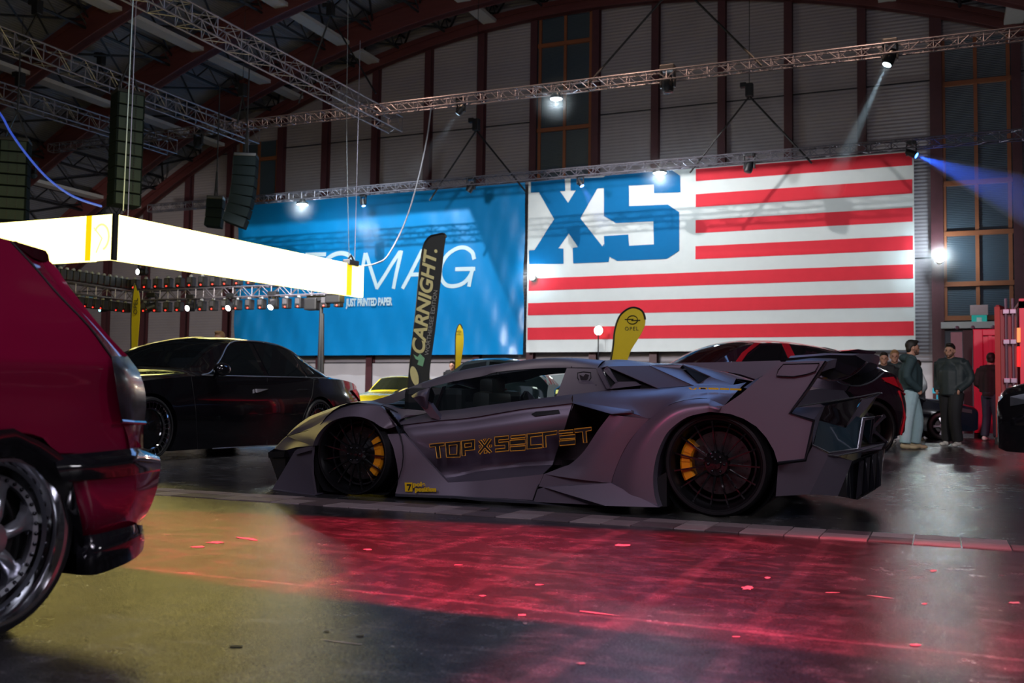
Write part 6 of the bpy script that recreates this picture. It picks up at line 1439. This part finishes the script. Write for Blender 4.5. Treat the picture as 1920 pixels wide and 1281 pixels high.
    gt=[('t',[(0,0,.90),(.01,0,1.10),(.01,0,1.30),(0,0,1.46)],[.165*B,.165*B,.165*B,.10]),('t',[(0,.13*B,1.0),(0,.14*B,1.25),(0,.15*B,1.42)],[.10,.10,.085]),('t',[(0,-.13*B,1.0),(0,-.14*B,1.25),(0,-.15*B,1.42)],[.10,.10,.085]),
        ('t',[shL,elL,hnL],[.082,.070,.055]),('t',[shR,elR,hnR],[.082,.070,.055]),('t',[(0,0,1.44),(.0,0,1.535)],[.11,.078]),('t',[(0,.20*B,1.455),(-.01,0,1.47),(0,-.20*B,1.455)],[.085,.10,.085])]
    if hoodie: gt+=[('b',(-.07,0,1.50),.11,(1,1.2,.7))]
    tp=blob(gt,.016*k,'top',top,e,W,3)
    tr=[('t',[(0,0,1.0),(0,0,.88)],[.165*B,.15*B]),('t',[(0,.085*B,.93),knL,(anL[0],anL[1],.10)],[.115*B,.088*B,.082*B]),('t',[(0,-.085*B,.93),knR,(anR[0],anR[1],.10)],[.115*B,.088*B,.082*B])]
    blob(tr,.016*k,'trousers',legs,e,W,3)
    for s,an in ((1,anL),(-1,anR)):
        blob([('b',(an[0]+.03,an[1],.055),.055,(1.5,.85,.9)),('b',(an[0]+.13,an[1]+s*.01,.04),.05,(1.5,.95,.7)),('b',(an[0]-.03,an[1],.06),.05,(1,.8,1))],.012*k,'shoe',shoe,e,W,2)
    if logo:
        bm=bmesh.new(); 
        for j,(y,z,w) in enumerate(((.05,1.33,.05),(-.02,1.31,.05),(.08,1.29,.03))): box(bm,(.172,y-w/2,z-.012),(.186,y+w/2,z+.012))
        for v in bm.verts: v.co=W(*v.co)
        obj('chest_print',bm,logo,tp)
    return e
def at_ground(px,py): q=atZ(px,py,0); return (q[0],q[1],0)
# heading: local +x forward. angle about z; image right is about +23 degrees, image left about -157
ri=math.radians(23.3); 
M_hood=cloth_m('dark_green_black_hoodie',(.022,.045,.055)); M_jean=cloth_m('light_blue_jeans',(.28,.42,.48)); M_blk=cloth_m('black_trousers',(.012,.012,.016)); M_jack=cloth_m('dark_jacket',(.018,.028,.034),.6)
M_grey=cloth_m('pale_grey_shirt',(.5,.58,.64)); M_navy=cloth_m('navy_trousers',(.015,.02,.04)); M_beige=mat('beige_shoes',(.35,.28,.18),.6); M_logo=mat('white_print',(.5,.5,.52),.6)
person(at_ground(1708,843),ri-.25,.15,1.87,M_hood,M_jean,M_beige,'man in dark hoodie and light blue jeans standing in profile, hands in pocket',hoodie=True,bulk=1.12,stride=.09,logo=M_logo,beard=True)
p=at_ground(1722,829)
person((p[0],p[1],0),ri+2.9,.4,1.72,M_grey,M_navy,M_beige,'person in pale grey shirt mostly hidden behind the man in the hoodie',bulk=1.0)
person(at_ground(1785,838),math.radians(-120),.25,1.92,M_jack,M_blk,M_shoe,'man in dark jacket, black trousers and white shoes turning his head to look back',bulk=1.15,stride=.10,beard=True)
person(at_ground(1859,828),math.radians(60),.3,1.95,cloth_m('black_shirt',(.008,.008,.010)),cloth_m('dark_blue_jeans',(.02,.035,.06)),M_shoe,'person in black top with pink bag half hidden by the open container door',arms='front')
q=Vector(at_ground(1862,828))
bm=bmesh.new(); c=Vector(atY(1866,716,q.y-.12)); ball(bm,c,.2,16,0,(.6,.35,1)); tube(bm,[c+Vector((-.06,0,.17)),c+Vector((0,0,.42)),c+Vector((.06,0,.17))],.012,5); thing('bag',bm,mat('dusty_pink_bag',(.42,.20,.24),.6),'dusty pink bag held by the person beside the container','bag',smooth=60)
# visitors behind the cars, mostly hidden: full figures so they stand on the floor
def head_at(px,py,Y,label,hair=M_hair,top=M_blk,h=None,ang=-1.5):
    q=atY(px,py,Y); h=h or max(1.5,min(1.95,q[2])); return person((q[0],Y,0),ang,0,h,top,M_navy,M_shoe,label,hair=hair,bulk=1.0)
M_hr2=mat('light_brown_hair',(.30,.17,.08),.6,0,.3,60); M_hr3=mat('red_cap',(.25,.03,.03),.6)
head_at(849,677,27,'visitor with dark hair seen above the cars, left of the narrow yellow flag')
head_at(873,685,29,'visitor with reddish hair just right of the narrow yellow flag',M_hr3)
head_at(911,680,30,'balding visitor with light hair seen above the supercar windscreen',M_hr2)
head_at(962,673,30,'fair-haired visitor whose head shows just over the supercar roof',M_hr2,M_grey)
head_at(1657,660,21,'visitor with dark hair behind the tail of the coupe suv')
head_at(1677,656,22,'visitor facing the camera behind the shoulder of the man in the hoodie',M_hr2,M_jack)
head_at(414,620,15,'visitor with brown hair whose head just shows over the limousine roof',M_hr2)
# ---------------------------------------------------------------- red container
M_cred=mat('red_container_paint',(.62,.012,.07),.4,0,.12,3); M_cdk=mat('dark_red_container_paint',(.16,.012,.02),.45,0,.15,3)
M_bar=mat('galvanised_bar',(.22,.20,.26),.4,.7)
Yc_=27.0
a=Vector(atY(1824,618,Yc_)); b=Vector(atY(1824,790,Yc_)); X_a=a.x; X_b=atY(1990,700,Yc_)[0]; zt_=a.z; 
e=empty('container_side',((X_a+X_b)/2,Yc_,0),'pink-red lit container panel with moulded ledges, behind the open door','container')
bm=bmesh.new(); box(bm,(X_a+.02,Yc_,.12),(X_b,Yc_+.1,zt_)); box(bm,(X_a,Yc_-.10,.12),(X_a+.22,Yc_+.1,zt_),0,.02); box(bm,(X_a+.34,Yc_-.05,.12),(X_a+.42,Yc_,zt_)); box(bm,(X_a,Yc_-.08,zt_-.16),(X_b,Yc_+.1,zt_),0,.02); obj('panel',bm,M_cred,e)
for y in (660,705,752):
    z=atY(1850,y,Yc_)[2]; bm=bmesh.new(); slab(bm,[(X_a+.45,Yc_-.01,z),(X_a+.55,Yc_-.16,z-.03),(X_a+.55,Yc_-.16,z-.09),(X_a+.45,Yc_-.01,z-.22)],(X_b-X_a-.5,0,0)); obj('moulded_ledge',bm,M_cred,e)
bm=bmesh.new(); box(bm,(X_a-.22,Yc_-.02,.1),(X_a-.02,Yc_+.15,zt_-.02)); obj('dark_gap',bm,M_void,e)  # black box put where only a dark gap shows
bm=bmesh.new(); box(bm,(X_a-.50,Yc_+.02,.1),(X_a-.24,Yc_+.12,zt_-.06)); obj('curtain_edge',bm,mat('grey_tarpaulin',(.20,.18,.20),.7,bump=.8,bscale=6),e)
for x in (-.35,.0,.45,.95):
    bm=bmesh.new(); ball(bm,(X_a+x,Yc_,zt_+.05),.05,8); obj('roller',bm,M_bar,e)
# open container with its door leaf swung towards the camera
Yd=23.0; xa_=atY(1869,700,Yd)[0]; top_=atY(1875,572,Yd)[2]
e=empty('shipping_container',(xa_+1.6,Yd+1.5,0),'dark red container with open door and locking bars at the right edge','container')
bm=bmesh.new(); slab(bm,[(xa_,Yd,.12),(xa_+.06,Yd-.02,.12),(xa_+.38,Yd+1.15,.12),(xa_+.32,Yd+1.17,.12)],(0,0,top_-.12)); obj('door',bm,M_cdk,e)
bm=bmesh.new(); slab(bm,[(xa_-.03,Yd-.03,.12),(xa_+.07,Yd-.05,.12),(xa_+.09,Yd+.02,.12),(xa_-.01,Yd+.04,.12)],(0,0,top_-.16)); obj('door_edge',bm,mat('rust_red_edge',(.28,.04,.03),.5),e)
for px in (1886,1899):
    q=atY(px,580,Yd-.1); bm=bmesh.new(); tube(bm,[(q[0],Yd-.1,.3),(q[0],Yd-.1,top_+.12)],.028,8); 
    for z in (.5,1.3,2.1,top_-.15): box(bm,(q[0]-.06,Yd-.13,z-.05),(q[0]+.06,Yd-.06,z+.05),0,.01)
    obj('locking_bar',bm,M_bar,e)
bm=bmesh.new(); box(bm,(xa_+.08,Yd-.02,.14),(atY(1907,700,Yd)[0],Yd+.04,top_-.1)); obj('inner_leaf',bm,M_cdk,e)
xd=atY(1913,700,Yd)[0]
bm=bmesh.new(); box(bm,(xd,Yd,0.1),(xd+.16,Yd+.2,2.95)); box(bm,(xd+2.3,Yd,.1),(xd+2.46,Yd+.2,2.95)); box(bm,(xd,Yd,2.8),(xd+2.46,Yd+.2,3.0)); box(bm,(xd,Yd,.1),(xd+2.46,Yd+5,.22)); obj('corner_frame',bm,M_cred,e)
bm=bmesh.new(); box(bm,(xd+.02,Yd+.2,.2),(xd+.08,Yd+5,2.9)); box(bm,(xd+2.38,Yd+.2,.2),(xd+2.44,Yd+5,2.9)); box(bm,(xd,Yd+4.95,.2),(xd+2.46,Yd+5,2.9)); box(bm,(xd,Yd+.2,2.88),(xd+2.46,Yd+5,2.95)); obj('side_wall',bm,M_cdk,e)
for (py0,py1,c) in ((615,642,(1,.35,.12)),(650,688,(1,.03,.03))):
    p=atY(1910,py0,Yd-.05); q=atY(1910,py1,Yd-.05); bm=bmesh.new(); tube(bm,[p,q],.035,8); obj('light_tube',bm,mat('tube_%d'%py0,c,.4,emit=c,es=.8),e)
bm=bmesh.new()
for x in (xa_+.0,xa_+.3): box(bm,(x-.05,Yd-.08,0),(x+.12,Yd+.1,.13))
for x in (xd,xd+2.3):
    for y in (Yd,Yd+4.8): box(bm,(x,y,0),(x+.18,y+.2,.11))
obj('corner_casting',bm,M_void,e)
bm=bmesh.new(); 
for x in (X_a,X_a+1.2): box(bm,(x,Yc_-.05,0),(x+.2,Yc_+.15,.13))
for o_ in [o for o in bpy.data.objects if o.name=='container_side']: obj('foot_block',bm,M_void,o_)
# planks and rags lying on the floor near the container
random.seed(2)
bm=bmesh.new(); c=Vector(atZ(1815,805,0)); slab(bm,[c+Vector(p) for p in ((-1.3,-.3,0),(1.2,-.5,0),(1.4,.1,0),(-.9,.4,0))],(0,0,.08)); thing('floor_mat',bm,mat('brownish_mat',(.20,.14,.12),.7),'crumpled pale brown mat lying on the floor left of the container','mat')
bm=bmesh.new(); c=Vector(atZ(1765,812,0)); box(bm,(c.x-.35,c.y-.2,0),(c.x+.35,c.y+.2,.35),0,.05); thing('crate',bm,mat('pale_sack',(.35,.33,.32),.8,bump=.8,bscale=8),'pale grey sack on the floor beside the man in the dark jacket','bag')
bm=bmesh.new(); q=Vector(atY(1757,733,30)); box(bm,(q.x-.12,30,q.z-.07),(q.x+.12,30.03,q.z+.08)); box(bm,(q.x-.02,30,0),(q.x+.02,30.03,q.z-.05)); thing('small_sign',bm,mat('cyan_sign',(.0,.35,.5),.4,emit=(0,.5,.7),es=.35),'small cyan sign on a thin post behind the standing men','sign')
